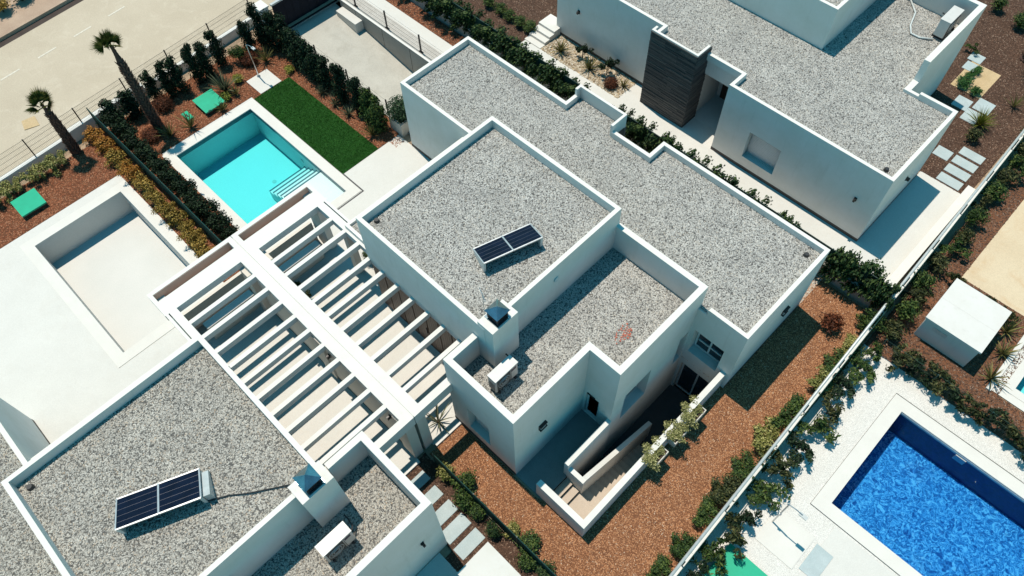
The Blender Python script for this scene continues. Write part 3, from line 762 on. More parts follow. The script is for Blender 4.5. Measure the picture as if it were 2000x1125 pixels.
air_con(-7.16, -6.82, -.56, .34, 3.21, 'white air conditioner on the lower left villa roof beside its chimney', 1)
air_con(-5.58, -5.18, 28.75, 29.82, 3.30, 'white air conditioner against the parapet on the upper right villa roof', 1, False)
t = thing('conduit', (-6.5, 28.8, 3.32), 'pale curved conduit on the gravel roof by the upper right air conditioner', 'pipe')
MB().tube([(-5.45, 28.62, 3.36), (-5.9, 28.35, 3.35), (-6.25, 28.35, 3.35), (-6.5, 28.75, 3.35), (-6.75, 29.6, 3.35), (-7.3, 30.2, 3.35)], .035, 8).build('tube', M['hose'], t, smooth=True)

# solar panels
def solar_rack(a, b, c, d, base, label, box_end):
    """corners: back-left a, back-right b (low), front-right c, front-left d (high)"""
    A, Bv, Cv, D = (Vector(p) for p in (a, b, c, d))
    t = thing('solar_panel', ((a[0]+c[0])/2, (a[1]+c[1])/2, base), label, 'solar panel', 'solar panels on the roofs')
    n = (Bv-A).cross(D-A).normalized()
    if n.z < 0: n = -n
    def P(u, v, h=0): return (A + (Bv-A)*u + (D-A)*v + n*h)
    for k, (u0, u1) in enumerate(((0, .497), (.503, 1.0))):
        q = [P(u0, 0), P(u1, 0), P(u1, 1), P(u0, 1)]
        mb = MB(); mb.hexa([tuple(p-n*.035) for p in q[::-1]], [tuple(p) for p in q[::-1]])
        pn = mb.build('module', M['solar'], t)
        for s0, s1 in ((q[0], q[1]), (q[1], q[2]), (q[2], q[3]), (q[3], q[0])):
            MB().bar(s0 - n*.012, s1 - n*.012, .035, .05).build('frame_bar', M['alu'], pn)
        for i in range(1, 5):
            v = i/5; MB().bar(P(u0, v, .0015), P(u1, v, .0015), .005, .003).build('busbar', M['busbar'], pn)
    # ballast tubs under the rack, seen at both ends
    for u in (-.01, .97):
        mb = MB(); p0, p1 = P(u, .04), P(u+.04, .04); p2, p3 = P(u+.04, .98), P(u, .98)
        tops = [p0, p1, p2, p3]
        if (p1-p0).cross(p3-p0).z < 0: tops = tops[::-1]
        mb.hexa([(p.x, p.y, base) for p in tops], [tuple(p - n*.06) for p in tops]); mb.build('ballast_tub', M['ac_white'], t)
    for v in (.2, .8): MB().bar(P(0, v, -.06), P(1, v, -.06), .04, .04).build('rail', M['alu'], t)
    if box_end:
        mb = MB(); p0, p1, p2, p3 = P(1.02, .12), P(1.10, .12), P(1.10, .95), P(1.02, .95); tops = [p0, p1, p2, p3]
        if (p1-p0).cross(p3-p0).z < 0: tops = tops[::-1]
        mb.hexa([(p.x, p.y, base) for p in tops], [tuple(p - n*.05) for p in tops]); mb.build('end_box', M['metal_white'], t)
    return t
solar_rack((-10.45, 8.31, 4.97), (-9.85, 10.20, 4.97), (-9.03, 9.94, 5.33), (-9.65, 8.01, 5.33), 4.84, 'dark blue solar panel on the middle villa upper roof', False)
solar_rack((-11.43, -3.36, 4.97), (-10.60, -1.44, 4.97), (-9.77, -1.78, 5.33), (-10.56, -3.71, 5.33), 4.84, 'dark blue solar panel on the lower left villa roof', True)
t = thing('cable', (-9.0, -.9, 4.86), 'black cable from solar panel to chimney on the lower left roof', 'cable')
MB().tube([(-9.75, -1.75, 4.88), (-9.5, -1.3, 4.87), (-9.2, -.95, 4.88), (-8.9, -.5, 4.87), (-8.6, -.05, 4.88), (-8.4, .1, 4.95)], .018, 6).build('cord', M['cable'], t)
t = thing('aerial', (-8.6, 7.2, 4.85), 'thin metal aerial standing behind the middle villa chimney', 'aerial')
MB().tube([(-8.62, 7.0, 4.82), (-8.62, 7.0, 6.0)], .012, 6).build('mast', M['steel'], t)
MB().tube([(-8.85, 7.1, 5.9), (-8.4, 6.9, 5.9)], .007, 5).build('crossbar', M['steel'], t)

# wall lamps
wall_lamp((-5.77, 6.47, 2.15), 'x', 1, 'square wall lamp on the shaded terrace wall of the middle villa', True)
wall_lamp((-2.81, 15.12, 1.90), 'x', 1, 'square wall lamp on the middle villa end wall above the brown gravel', True)
wall_lamp((-3.62, 20.87, 1.90), 'y', -1, 'small black wall lamp on the long blue-shaded wall of the upper right villa')
wall_lamp((-2.81, 23.2, 1.72), 'x', 1, 'small black wall lamp on the end wall of the upper right villa')
wall_lamp((-18.0, 21.80, 1.84), 'y', -1, 'small black wall lamp above the pebble bed of the upper right villa')
wall_lamp((-5.77, 1.56, 2.17), 'x', 1, 'small black wall lamp on the lower left villa above its shaded terrace')
wall_lamp((-8.1, -2.55, 4.1), 'x', 1, 'small dark wall lamp on the upper wall of the lower left villa')
wall_lamp((-4.63, 26.1, 2.6), 'x', 1, 'small black wall lamp in the roof notch of the upper right villa')

# ------------------------------------------------------------------ pergolas between the two villas
PZ0, PZ1 = 2.66, 2.95
def pergola(my, label):
    def srt(a, b): return sorted((my(a), my(b)))
    t = thing('pergola', (-13, my(5.3), 0), label, 'pergola', 'white slatted pergolas')
    def bx(name, x0, x1, y0, y1, z0, z1, mat='cap', par=None):
        a, b = srt(y0, y1); return MB().box(x0, x1, a, b, z0, z1).build(name, M[mat], par or t)
    # front fascia, open slot, main beam
    bx('fascia', -18.02, -17.86, 3.78, 7.08, 2.45, 2.95)
    bx('end_rail', -17.86, -17.5, 3.78, 3.97, 2.45, 2.95); bx('end_rail', -17.86, -17.5, 6.94, 7.08, 2.45, 2.95)
    bx('slot_floor', -17.86, -17.5, 3.97, 6.94, 2.40, 2.47, 'salmon')
    bx('slot_lining', -17.86, -17.845, 3.975, 6.935, 2.475, 2.93, 'salmon')
    bx('front_beam', -17.5, -16.86, 3.78, 7.08, PZ0, PZ1)
    bx('wall_beam', -16.86, -8.70, 3.78, 4.14, PZ0-.02, PZ1)
    bx('end_beam', -8.70, -8.45, 3.78, 5.42, 2.45, PZ1)
    bx('house_rail', -16.86, -13.87, 6.65, 6.92, PZ0, PZ1); bx('gutter_rail', -17.5, -15.42, 6.96, 7.06, 2.80, 2.952)
    bx('seam_filler', -17.9, -8.5, 3.77, 3.78, 2.5, 2.925, 'plaster')
    for k in range(10):
        x = -16.155 + .748*k
        y1 = 6.65 if x < -13.9 else 6.498
        if my(6.5) < 3: y1 = 6.65 if x < -13.9 else 6.755
        if k == 9: y1 = 5.27 if my(6.5) > 3 else 5.27
        if k == 9:
            bx('slat', x, x+.15, 4.14, 6.45, 2.70, 2.945) if False else None
        bx('slat', x, x+.15, 4.14, y1 if k < 9 else (6.49 if my(6.5) > 3 else 6.75), 2.70, 2.945)
    # supporting walls
    w = bx('party_wall', -16.9, -8.50, 3.82, 4.10, .01, PZ0-.02, 'plaster_bounce')
    bx('pilaster', -13.2, -12.6, 4.10, 4.17, .01, PZ0-.025, 'plaster_bounce'); bx('pilaster', -16.9, -16.4, 4.10, 4.30, .01, PZ0-.002, 'plaster_bounce')
    bx('pilaster', -9.1, -8.50, 4.10, 4.16, .01, PZ0-.025, 'plaster_bounce')
    bx('front_wall', -18.0, -17.88, 3.82, 6.60, .01, 1.12, 'plaster_bounce'); bx('bench_wall', -17.28, -17.0, 4.30, 6.25, .01, .84, 'plaster_bounce')
    bx('bench_top', -17.30, -16.98, 4.30, 6.27, .84, .88)
    bx('corner_pillar', -17.9, -17.1, 6.66, 6.92, .01, PZ0, 'plaster'); bx('corner_pillar', -15.75, -15.45, 6.70, 6.95, .01, PZ0, 'plaster_bounce')
    return t
pB = pergola(lambda y: y, 'white slatted pergola on the right between party wall and middle villa')
pA = pergola(lambda y: 7.54-y, 'white slatted pergola on the left adjoining the lower left villa')
wall_lamp((-14.2, 3.42, 2.2), 'y', -1, 'small black lamp on the pergola party wall nearer the pools')
wall_lamp((-12.3, 3.42, 2.2), 'y', -1, 'small black lamp in the middle of the pergola party wall')
wall_lamp((-9.3, 3.42, 2.2), 'y', -1, 'small black lamp on the pergola party wall nearer the garden')
for i, y in enumerate((5.0,)):
    s = thing('kerb_strip', (-8.36, 4.75, 0), 'white kerb between pergola floor and brown gravel', 'kerb')
    MB().box(-8.42, -8.30, 4.14, 5.27, -.02, .09).build('kerb_top', M['cap'], s)
s = thing('kerb_strip', (-8.36, 2.85, 0), 'white kerb between left pergola floor and stepping slabs', 'kerb')
MB().box(-8.42, -8.30, 2.28, 3.40, -.02, .09).build('kerb_top', M['cap'], s)

# ------------------------------------------------------------------ swimming pools
def ring(x0, x1, y0, y1, w, z0, z1):
    return csg([(x0-w, x1+w, y0-w, y1+w, z0, z1)], [(x0, x1, y0, y1, z0-1, z1+1)])
def pool(rect, label, depth, basin, water, cw, wz=-.06, coping='coping'):
    x0, x1, y0, y1 = rect
    t = thing('swimming_pool', ((x0+x1)/2, (y0+y1)/2, 0), label, 'swimming pool')
    V, F = csg([(x0-.2, x1+.2, y0-.2, y1+.2, -depth-.2, -.02)], [(x0, x1, y0, y1, -depth, .5)]); b = mobj('basin', V, F, M[basin], t)
    V, F = ring(x0, x1, y0, y1, cw, -.019, .03); mobj('coping', V, F, M[coping], t)
    if water:
        V, F = csg([(x0-.01, x1+.01, y0-.01, y1+.01, -depth-.01, wz)]); mobj('water', V, F, M[water], t)
    return t, b
t, b = pool(POOLB, 'rectangular pool with turquoise water in front of the middle villa', 1.5, 'basin', 'water_cyan', .43)
ST = ((-20.80, -.22), (-21.13, -.42), (-21.48, -.62), (-21.84, -.82), (-22.20, -1.02))
V, F = csg([(x, -18.97, 7.0, 8.89, -1.51, z) for x, z in ST])
mobj('step_flight', V, F, M['basin'], t)
for x, z in ST:
    MB().box(x-.008, x+.05, 7.0, 8.88, z, z+.008).build('step_edge', M['trim'], t)
    MB().box(x-.008, x, 7.0, 8.88, z-.06, z).build('step_nosing', M['trim'], t)
x0, x1, y0, y1 = POOLB
V, F = csg([(x0-.001, x1+.001, y0-.001, y1+.001, -.20, -.02)], [(x0+.012, x1-.012, y0+.012, y1-.012, -1, 1)]); mobj('waterline_tile', V, F, M['trim'], t)
MB().tube([(-22.9, 7.6, -1.5), (-22.9, 7.6, -1.49)], .10, 16).build('floor_drain', M['ac_white'], t)
MB().box(-22.3, -22.15, 8.86, 8.885, -.75, -.60).build('inlet', M['ac_white'], t)
V, F = ring(x0-.43, x1+.43, y0-.43, y1+.43, .07, -.015, .019)
d = thing('drain_channel', (-18.5, 9.3, 0), 'thin dark drain channel edging the turquoise pool paving', 'drain')
MB().box(-20.0, -18.46, 9.34, 9.40, -.01, .017).build('grate', M['ac_dark'], d); MB().box(-18.52, -18.46, 7.2, 9.34, -.01, .017).build('grate', M['ac_dark'], d)
pool(POOLA, 'empty white pool basin in front of the lower left villa', 1.25, 'basin_dry', None, .43)
t, b = pool(POOLE, 'deep blue rippling pool at the lower right', 1.35, 'painted_ripples', 'water_blue', .46, -.09)
x0, x1, y0, y1 = POOLE
V, F = csg([(x0-.001, x1+.001, y0-.001, y1+.001, -1.351, -.02)], [(x0+.012, x1-.012, y0+.012, y1-.012, -2, 1)]); mobj('wall_shade_lining', V, F, M['navy_shade'], t)
MB().box(x0, x1, y1-.02, y1-.0125, -.14, -.02).build('waterline_tile', M['hose'], t)
MB().box(4.0, 4.35, y1-.05, y1-.0125, -.40, -.12).build('skimmer', M['ac_white'], t)
t2, b2 = pool(POOLF, 'small cyan pool corner at the right edge of the photo', 1.3, 'basin', 'water_cyan', .3)
MB().box(3.55, 3.72, 18.5, 23, -.02, .09).build('border_kerb', M['coping'], t2)

# ------------------------------------------------------------------ sunken patio with stairs behind the middle villa
st = thing('stairwell', (-3.9, 8.5, 0), 'white-walled sunken stairwell with tiled steps behind the middle villa', 'staircase')
V, F = flat([(-4.8, -2.9, 5.3, 12.45)], -2.42); mobj('patio_floor', V, F, M['patio_shade'], st)
V, F = csg([(-3.12, -2.93, 5.30, 12.38, -2.5, .97), (-4.89, -3.12, 5.30, 5.50, -2.5, .97)], [])
mobj('outer_wall', V, F, M['plaster'], st)
V, F = csg([(-4.72, -4.56, 6.40, 8.45, -2.5, .97)]); mobj('terrace_wall', V, F, M['plaster'], st)
V, F = csg([(-4.56, -3.92, 6.40, 6.56, -2.5, .60)]); mobj('cross_wall', V, F, M['plaster'], st)
mb = MB(); y0, y1 = 6.56, 10.2
mb.hexa([(-4.08, y0, -2.5), (-3.92, y0, -2.5), (-3.92, y1, -2.5), (-4.08, y1, -2.5)], [(-4.08, y0, .60), (-3.92, y0, .60), (-3.92, y1, -1.25), (-4.08, y1, -1.25)])
mb.build('sloping_wall', M['plaster'], st)
V, F = csg([(-5.77, -4.72, 5.28, 8.45, -2.4, .012), (-4.72, -4.56, 5.50, 6.40, -2.4, .012)]); mobj('terrace_slab', V, F, M['terrace_shade'], st)
for k, (xa, xb, z) in enumerate(((-4.56, -4.28, -.14), (-4.28, -4.0, -.28), (-4.0, -3.12, -.42))):
    MB().box(xa, xb, 5.50, 6.40, -2.4, z).build('step' if k < 2 else 'landing', M['tile_step'], st); MB().box(xa-.004, xa+.0, 5.50, 6.40, z, z+.135).build('riser', M['riser'], st)
for k in range(12):
    ya = 6.40 + .27*k; z = -.42 - .155*(k+1)
    sp = MB().box(-3.92, -3.12, ya, ya+.27, -2.45, z).build('step', M['riser'], st); MB().box(-3.92, -3.12, ya-.0, ya+.285, z, z+.03).build('tread', M['tile_step'], sp)

# ------------------------------------------------------------------ free-standing things
t = thing('utility_box', (-4.05, 2.4, 0), 'white rendered utility box at the bottom of the photo', 'box')
MB().box(-4.68, -3.40, 1.84, 3.00, 0, .84).build('body', M['box_white'], t); MB().box(-4.73, -3.35, 1.79, 3.05, .84, .92).build('lid', M['box_white'], t)
t = thing('garden_shed', (1.7, 19.8, 0), 'square white flat-roofed shed beside the sandy ground', 'shed')
MB().box(.76, 2.64, 18.74, 20.80, 0, 1.14).build('body', M['shed'], t); MB().box(.70, 2.70, 18.68, 20.86, 1.14, 1.22).build('roof', M['shed'], t)
MB().box(1.2, 2.2, 20.80, 20.815, .05, 1.0).build('door', M['metal_white'], t)
MB().box(1.1, 1.6, 18.725, 18.742, .75, .95).build('vent', M['metal_white'], t)
MB().box(.70, 2.70, 19.76, 19.78, 1.22, 1.223).build('roof_seam', M['terrace'], t)
t = thing('equipment_cover', (-27.2, 7.8, 0), 'large green square cover lying in the mulch bed by the pool', 'cover')
MB().box(-27.70, -26.75, 7.36, 8.24, 0, .18).build('body', M['soil'], t)
lid = MB().hexa([(-27.76, 7.30, .22), (-26.68, 7.30, .19), (-26.68, 8.30, .19), (-27.76, 8.30, .22)], [(-27.76, 7.30, .28), (-26.68, 7.30, .25), (-26.68, 8.30, .25), (-27.76, 8.30, .28)]).build('lid', M['green_lid'], t)
for yy in (7.5, 8.1): MB().box(-26.72, -26.68, yy-.06, yy+.06, .24, .262).build('hinge', M['metal_green'], t)
MB().tube([(-27.78, 7.7, .3), (-27.82, 7.7, .36), (-27.82, 7.9, .36), (-27.78, 7.9, .3)], .015, 6).build('handle', M['metal_dark'], t)
t = thing('valve_cover', (-27.35, 6.7, 0), 'small green valve cover near the palm', 'cover')
MB().box(-27.63, -27.08, 6.55, 6.85, 0, .08).build('lid', M['green_lid'], t); MB().box(-27.45, -27.25, 6.66, 6.72, .08, .10).build('handle', M['metal_dark'], t)
t = thing('equipment_cover', (-27.7, -.5, 0), 'green cover in the mulch bed at the left edge', 'cover')
MB().box(-28.2, -27.25, -.95, -.02, 0, .18).build('body', M['soil'], t); MB().box(-28.26, -27.2, -1.0, .04, .18, .25).build('lid', M['green_lid'], t)
t = thing('equipment_cover', (1.05, 7.6, 0), 'green cover on the white gravel at the bottom right', 'cover')
MB().box(.5, 1.75, 6.9, 8.2, 0, .10).build('body', M['soil'], t); MB().box(.42, 1.82, 6.82, 8.28, .10, .16).build('lid', M['green_lid'], t)
t = thing('garden_shower', (-27.13, 10.34, 0), 'tall steel garden shower standing on the pale pad by the lawn', 'shower')
MB().tube([(-27.13, 10.34, 0), (-27.13, 10.34, 1.82)], .028, 10).build('pole', M['chrome'], t)
MB().tube([(-27.13, 10.34, 1.82), (-26.95, 10.38, 1.86), (-26.72, 10.42, 1.84)], .018, 8).build('arm', M['chrome'], t)
MB().box(-26.82, -26.62, 10.36, 10.48, 1.80, 1.84).build('shower_head', M['metal_white'], t)
MB().tube([(-27.13, 10.34, 0.03), (-27.13, 10.34, .06)], .08, 14).build('base', M['chrome'], t)
t = thing('garden_shower', (.98, 9.76, 0), 'slim steel garden shower on a pale slab beside the deep blue pool', 'shower')
MB().tube([(.98, 9.76, 0), (.98, 9.76, 1.85)], .025, 10).build('pole', M['chrome'], t)
MB().tube([(.98, 9.76, 1.85), (1.2, 9.76, 1.9), (1.42, 9.76, 1.88)], .018, 8).build('arm', M['chrome'], t)
MB().box(1.32, 1.58, 9.70, 9.82, 1.84, 1.88).build('shower_head', M['metal_white'], t)
MB().box(.94, 1.02, 9.70, 9.74, .9, 1.0).build('tap', M['chrome'], t)
MB().box(.87, 2.2, 8.97, 10.25, -.01, .03).build('tray', M['coping'], t)
t = thing('paving_slab', (2.6, 9.7, 0), 'grey-blue slab on the white gravel beside the lower right shower', 'slab')
MB().box(2.33, 2.9, 9.15, 10.15, -.01, .035).build('slab_top', M['slab'], t)

def slab(x0, x1, y0, y1, label, grp):
    o = MB().box(x0, x1, y0, y1, -.015, .04).build('stepping_slab', M['slab'], None, ((x0+x1)/2, (y0+y1)/2, 0))
    bv = o.modifiers.new('bevel', 'BEVEL'); bv.width = .008
    return tag(o, label, 'slab', grp)
g1 = 'stepping slabs beside the lower left villa'
for i, (x0, x1, y0, y1) in enumerate(((-8.05, -7.66, 2.72, 3.27), (-7.40, -6.98, 2.72, 3.22), (-6.75, -6.30, 2.35, 3.22), (-6.15, -5.68, 2.28, 3.21), (-5.50, -5.05, 2.25, 3.20))):
    slab(x0, x1, y0, y1, 'pale grey stepping slab, %s from the pergola beside the lower left villa' % ORD[i], g1)
g2 = 'stepping slabs behind the upper right villa'
for i in range(4):
    slab(-2.18, -1.22, 25.78+i*.62, 26.26+i*.62, 'long pale stepping slab, %s from the terrace of the upper right villa' % ORD[i], g2)
for i, (x0, x1, y0, y1, w) in enumerate(((-2.95, -2.3, 26.9, 27.5, 'nearest the villa corner among the single slabs'),
                                  (-3.1, -2.45, 29.5, 30.3, 'lowest of the three under the villa parapet'), (-3.75, -3.1, 30.0, 30.75, 'tucked against the villa wall under the parapet'),
                                  (-3.0, -2.3, 30.4, 31.2, 'beside the planted sand patch'), (-4.5, -3.9, 32.4, 33.0, 'smaller one beyond the sand patch'), (-4.6, -4.0, 33.1, 33.7, 'farthest one beyond the sand patch'))):
    slab(x0, x1, y0, y1, 'pale stepping slab ' + w, g2)
V, F = flat([(-4.35, -3.0, 31.1, 33.1)], .02); struct('sand_patch', V, F, M['planter_sand'])

# steps beside the upper right villa
t = thing('garden_steps', (-19.4, 21.0, 0), 'short flight of white garden steps beside the upper right villa', 'steps')
for k in range(4):
    MB().box(-20.05+.0-.0, -19.05, 20.42+.32*k, 20.42+.32*(k+1) if k < 3 else 22.2, -.02, .05+.12*k).build('step', M['coping'], t)
t = thing('low_wall', (-.85, 22.4, 0), 'bright white low wall edging the terrace of the upper right villa', 'wall')
MB().box(-1.05, -.72, 19.0, 25.9, -.02, .42).build('wall_body', M['cap'], t)
t = thing('planter_box', (-19.9, 12.75, 0), 'pale concrete planter with a round bush at the villa corner', 'planter')
V, F = csg([(-20.35, -19.55, 12.44, 13.2, -.9, .66)], [(-20.25, -19.65, 12.54, 13.1, .5, .8)]); mobj('box_body', V, F, M['pot'], t)
V, F = flat([(-20.25, -19.65, 12.54, 13.1)], .56); mobj('soil', V, F, M['soil'], t)
t = thing('cardboard_sheet', (-32.1, 1.7, 0), 'pale sheet of cardboard lying on the road', 'cardboard')
MB().hexa([(-32.5, 1.45, 0), (-31.9, 1.3, 0), (-31.7, 1.9, 0), (-32.35, 2.0, 0)], [(-32.5, 1.45, .02), (-31.9, 1.3, .03), (-31.7, 1.9, .02), (-32.35, 2.0, .05)]).build('sheet', M['planter_sand'], t)

# ------------------------------------------------------------------ fences
def street_x(y): return -29.55 - .062*y
t = thing('street_fence', (-29.6, 5.0, 0), 'thin wire mesh fence on a low white wall along the street', 'fence')
for ya, yb in ((-6.0, 3.5), (3.5, 12.4)):
    xa, xb = street_x(ya), street_x(yb)
    MB().hexa([(xa-.1, ya, -.05), (xa+.1, ya, -.05), (xb+.1, yb, -.05), (xb-.1, yb, -.05)], [(xa-.1, ya, .42), (xa+.1, ya, .42), (xb+.1, yb, .42), (xb-.1, yb, .42)]).build('base_wall', M['plaster'], t)
ys = np.arange(-6, 12.41, 2.3)
for i, y in enumerate(ys):
    x = street_x(y); MB().box(x-.025, x+.025, y-.025, y+.025, .4, 1.42).build('post', M['metal_dark'], t)
    if i < len(ys)-1:
        mb = MB(); yn = ys[i+1]; xn = street_x(yn)
        for k in range(int(2.3/.06)):
            f_ = k*.06/2.3; xx = x+(xn-x)*f_; yy = y+2.3*f_
            mb.bar((xx, yy, .45), (xx, yy, 1.40), .005, .005)
        for z in (.5, .72, .95, 1.17, 1.38): mb.bar((x, y, z), (xn, yn, z), .008, .008)
        mb.build('mesh_panel', M['metal_dark'], t)
t = thing('tall_white_wall', (-29.7, 3.5, 0), 'white rendered wall section by the street at the boundary fence', 'wall')
mb = MB(); ya, yb = 2.3, 6.2; xa, xb = street_x(ya), street_x(yb)
mb.hexa([(xa-.13, ya, .0), (xa+.13, ya, 0), (xb+.13, yb, 0), (xb-.13, yb, 0)], [(xa-.13, ya, .62), (xa+.13, ya, .62), (xb+.13, yb, .62), (xb-.13, yb, .62)])
mb.build('wall_body', M['plaster'], t)

def screen_fence(p0, p1, h, label, zb=0, step=1.9):
    """green fabric screen between posts"""
    t = thing('screen_fence', ((p0[0]+p1[0])/2, (p0[1]+p1[1])/2, zb), label, 'fence')
    a = Vector((*p0, 0)); b = Vector((*p1, 0)); L = (b-a).length; n = max(1, round(L/step)); d = (b-a)/n
    for i in range(n+1):
        p = a+d*i; MB().tube([(p.x, p.y, zb), (p.x, p.y, zb+h+.04)], .024, 8).build('post', M['metal_green'], t)
        if i < n:
            q = p+d; MB().bar((p.x, p.y, zb+h*.5+.03), (q.x, q.y, zb+h*.5+.03), .012, h-.08).build('fabric_panel', M['fabric_green'], t)
    MB().tube([(a.x, a.y, zb+h), (b.x, b.y, zb+h)], .016, 6).build('top_rail', M['metal_green'], t)
    return t
screen_fence((-29.35, 3.64), (-18.3, 3.68), 1.35, 'dark green screen fence between the two front gardens')
screen_fence((-7.9, 3.72), (-.5, 3.76), .95, 'dark green screen fence between the two rear gardens')
t = thing('boundary_wall', (-15, 18.7, 0), 'grey concrete boundary wall between the middle and upper right villas', 'wall')
MB().box(-28.8, -.6, 18.6, 18.8, -.3, .62).build('wall_body', M['conc_wall'], t)
MB().box(-28.8, -.6, 18.58, 18.82, .62, .66).build('wall_cap', M['conc_wall'], t)
screen_fence((-28.7, 18.7), (-.7, 18.7), .85, 'dark green screen fence on the wall beside the upper right villa', .66, 2.3)

def fx(y): return -.20 - .0222*(y-5.5)
t = thing('garden_wall', (-.45, 17, 0), 'white garden wall with a pale rail and wire fence running up the right side', 'wall')
ya, yb = 2.0, 42.0
MB().hexa([(fx(ya)-.08, ya, -.05), (fx(ya)+.10, ya, -.05), (fx(yb)+.10, yb, -.05), (fx(yb)-.08, yb, -.05)], [(fx(ya)-.08, ya, .60), (fx(ya)+.10, ya, .60), (fx(yb)+.10, yb, .60), (fx(yb)-.08, yb, .60)]).build('wall_body', M['plaster'], t)
MB().tube([(fx(ya)-.04, ya, 1.16), (fx(yb)-.04, yb, 1.16)], .05, 10).build('rail', M['metal_white'], t, smooth=True)
MB().tube([(fx(ya)+.09, ya, 1.05), (fx(yb)+.09, yb, 1.05)], .014, 6).build('wire_rail', M['metal_green'], t)
MB().tube([(fx(ya)+.09, ya, .72), (fx(yb)+.09, yb, .72)], .014, 6).build('wire_rail', M['metal_green'], t)
for i in range(18):
    y = 2.2 + 2.2*i
    MB().tube([(fx(y)+.02, y, .55), (fx(y)+.02, y, 1.15)], .022, 8).build('post', M['metal_green'], t)
    mb = MB()
    for k in range(44):
        yy = y + .05*k; mb.bar((fx(yy)+.09, yy, .62), (fx(yy)+.09, yy, 1.06), .005, .005)
    mb.build('mesh_panel', M['metal_green'], t)
t = thing('wire_fence', (3.5, 17.2, 0), 'low dark wire fence between the white gravel and the shed garden', 'fence')
for i in range(5):
    x = .2+1.9*i; MB().tube([(x, 17.2, 0), (x, 17.2, .95)], .022, 8).build('post', M['metal_green'], t)
mb = MB()
for k in range(150): mb.bar((.2+.055*k, 17.2, .05), (.2+.055*k, 17.2, .92), .004, .004)
for z in (.1, .4, .65, .92): mb.bar((.2, 17.2, z), (8.4, 17.2, z), .007, .007)
mb.build('mesh_panel', M['metal_green'], t)

# ------------------------------------------------------------------ plants
def leaves_mesh(name, P, Nn, size, seed, mat, wid=.5, jit=.35, rnd=None):
    """folded leaf-sized faces at points P facing along Nn"""
    rg = np.random.default_rng(seed); n = len(P)
    Nn = Nn / (np.linalg.norm(Nn, axis=1, keepdims=True)+1e-9)
    t = rg.normal(size=(n, 3)); t -= Nn*np.sum(t*Nn, 1, keepdims=True); t /= np.linalg.norm(t, axis=1, keepdims=True)+1e-9
    b = np.cross(Nn, t); s = size*(1-jit+2*jit*rg.random((n, 1)))
    v = np.empty((n, 4, 3))
    v[:, 0] = P - t*s*.5; v[:, 2] = P + t*s*.5 - Nn*s*.12
    v[:, 1] = P - b*s*wid*.5 + Nn*s*.08; v[:, 3] = P + b*s*wid*.5 + Nn*s*.08
    me = bpy.data.meshes.new(name); me.vertices.add(n*4); me.vertices.foreach_set('co', v.reshape(-1))
    idx = np.arange(n)[:, None]*4; tri = np.concatenate([idx+np.array([0, 1, 2]), idx+np.array([0, 2, 3])], 1).reshape(-1)
    me.loops.add(n*6); me.loops.foreach_set('vertex_index', tri.astype(np.int32))
    me.polygons.add(n*2); me.polygons.foreach_set('loop_start', np.arange(n*2, dtype=np.int32)*3)
    a = me.attributes.new('rnd', 'FLOAT', 'POINT')
    r = rg.random(n) if rnd is None else rnd
    a.data.foreach_set('value', np.repeat(r, 4).astype(np.float32))
    me.update(calc_edges=True); me.validate(); me.materials.append(mat)
    return me

def cloud(rg, centres, radii, per):
    P = []; D = []
    for c, r in zip(centres, radii):
        d = rg.normal(size=(per, 3)); d /= np.linalg.norm(d, axis=1, keepdims=True)
        k = rg.random((per, 1))**.45*(.8+.35*rg.random((per, 1)))
        P.append(np.array(c) + d*np.array(r)*k); D.append(d)
    P = np.concatenate(P); D = np.concatenate(D)
    return P, D + np.array([0, 0, .55]) + rg.normal(size=P.shape)*.55

def stems_mesh(name, h, r, seed, n=4, mat=None, t0=.028):
    rg = random.Random(seed); mb = MB()
    mb.tube([(0, 0, -.05), (rg.uniform(-.03, .03), rg.uniform(-.03, .03), h*.45), (rg.uniform(-.05, .05), rg.uniform(-.05, .05), h*.88)], [t0, t0*.7, t0*.25], 6)
    for i in range(n):
        a = rg.random()*6.28; z = h*(.12+.5*rg.random())
        mb.tube([(0, 0, z), (math.cos(a)*r*.4, math.sin(a)*r*.4, z+h*.12), (math.cos(a)*r*.85, math.sin(a)*r*.85, z+h*.26)], [t0*.5, t0*.35, t0*.12], 5)
    me = bpy.data.meshes.new(name); me.from_pydata(mb.v, [], mb.f); me.materials.append(mat or M['trunk']); me.update(); return me

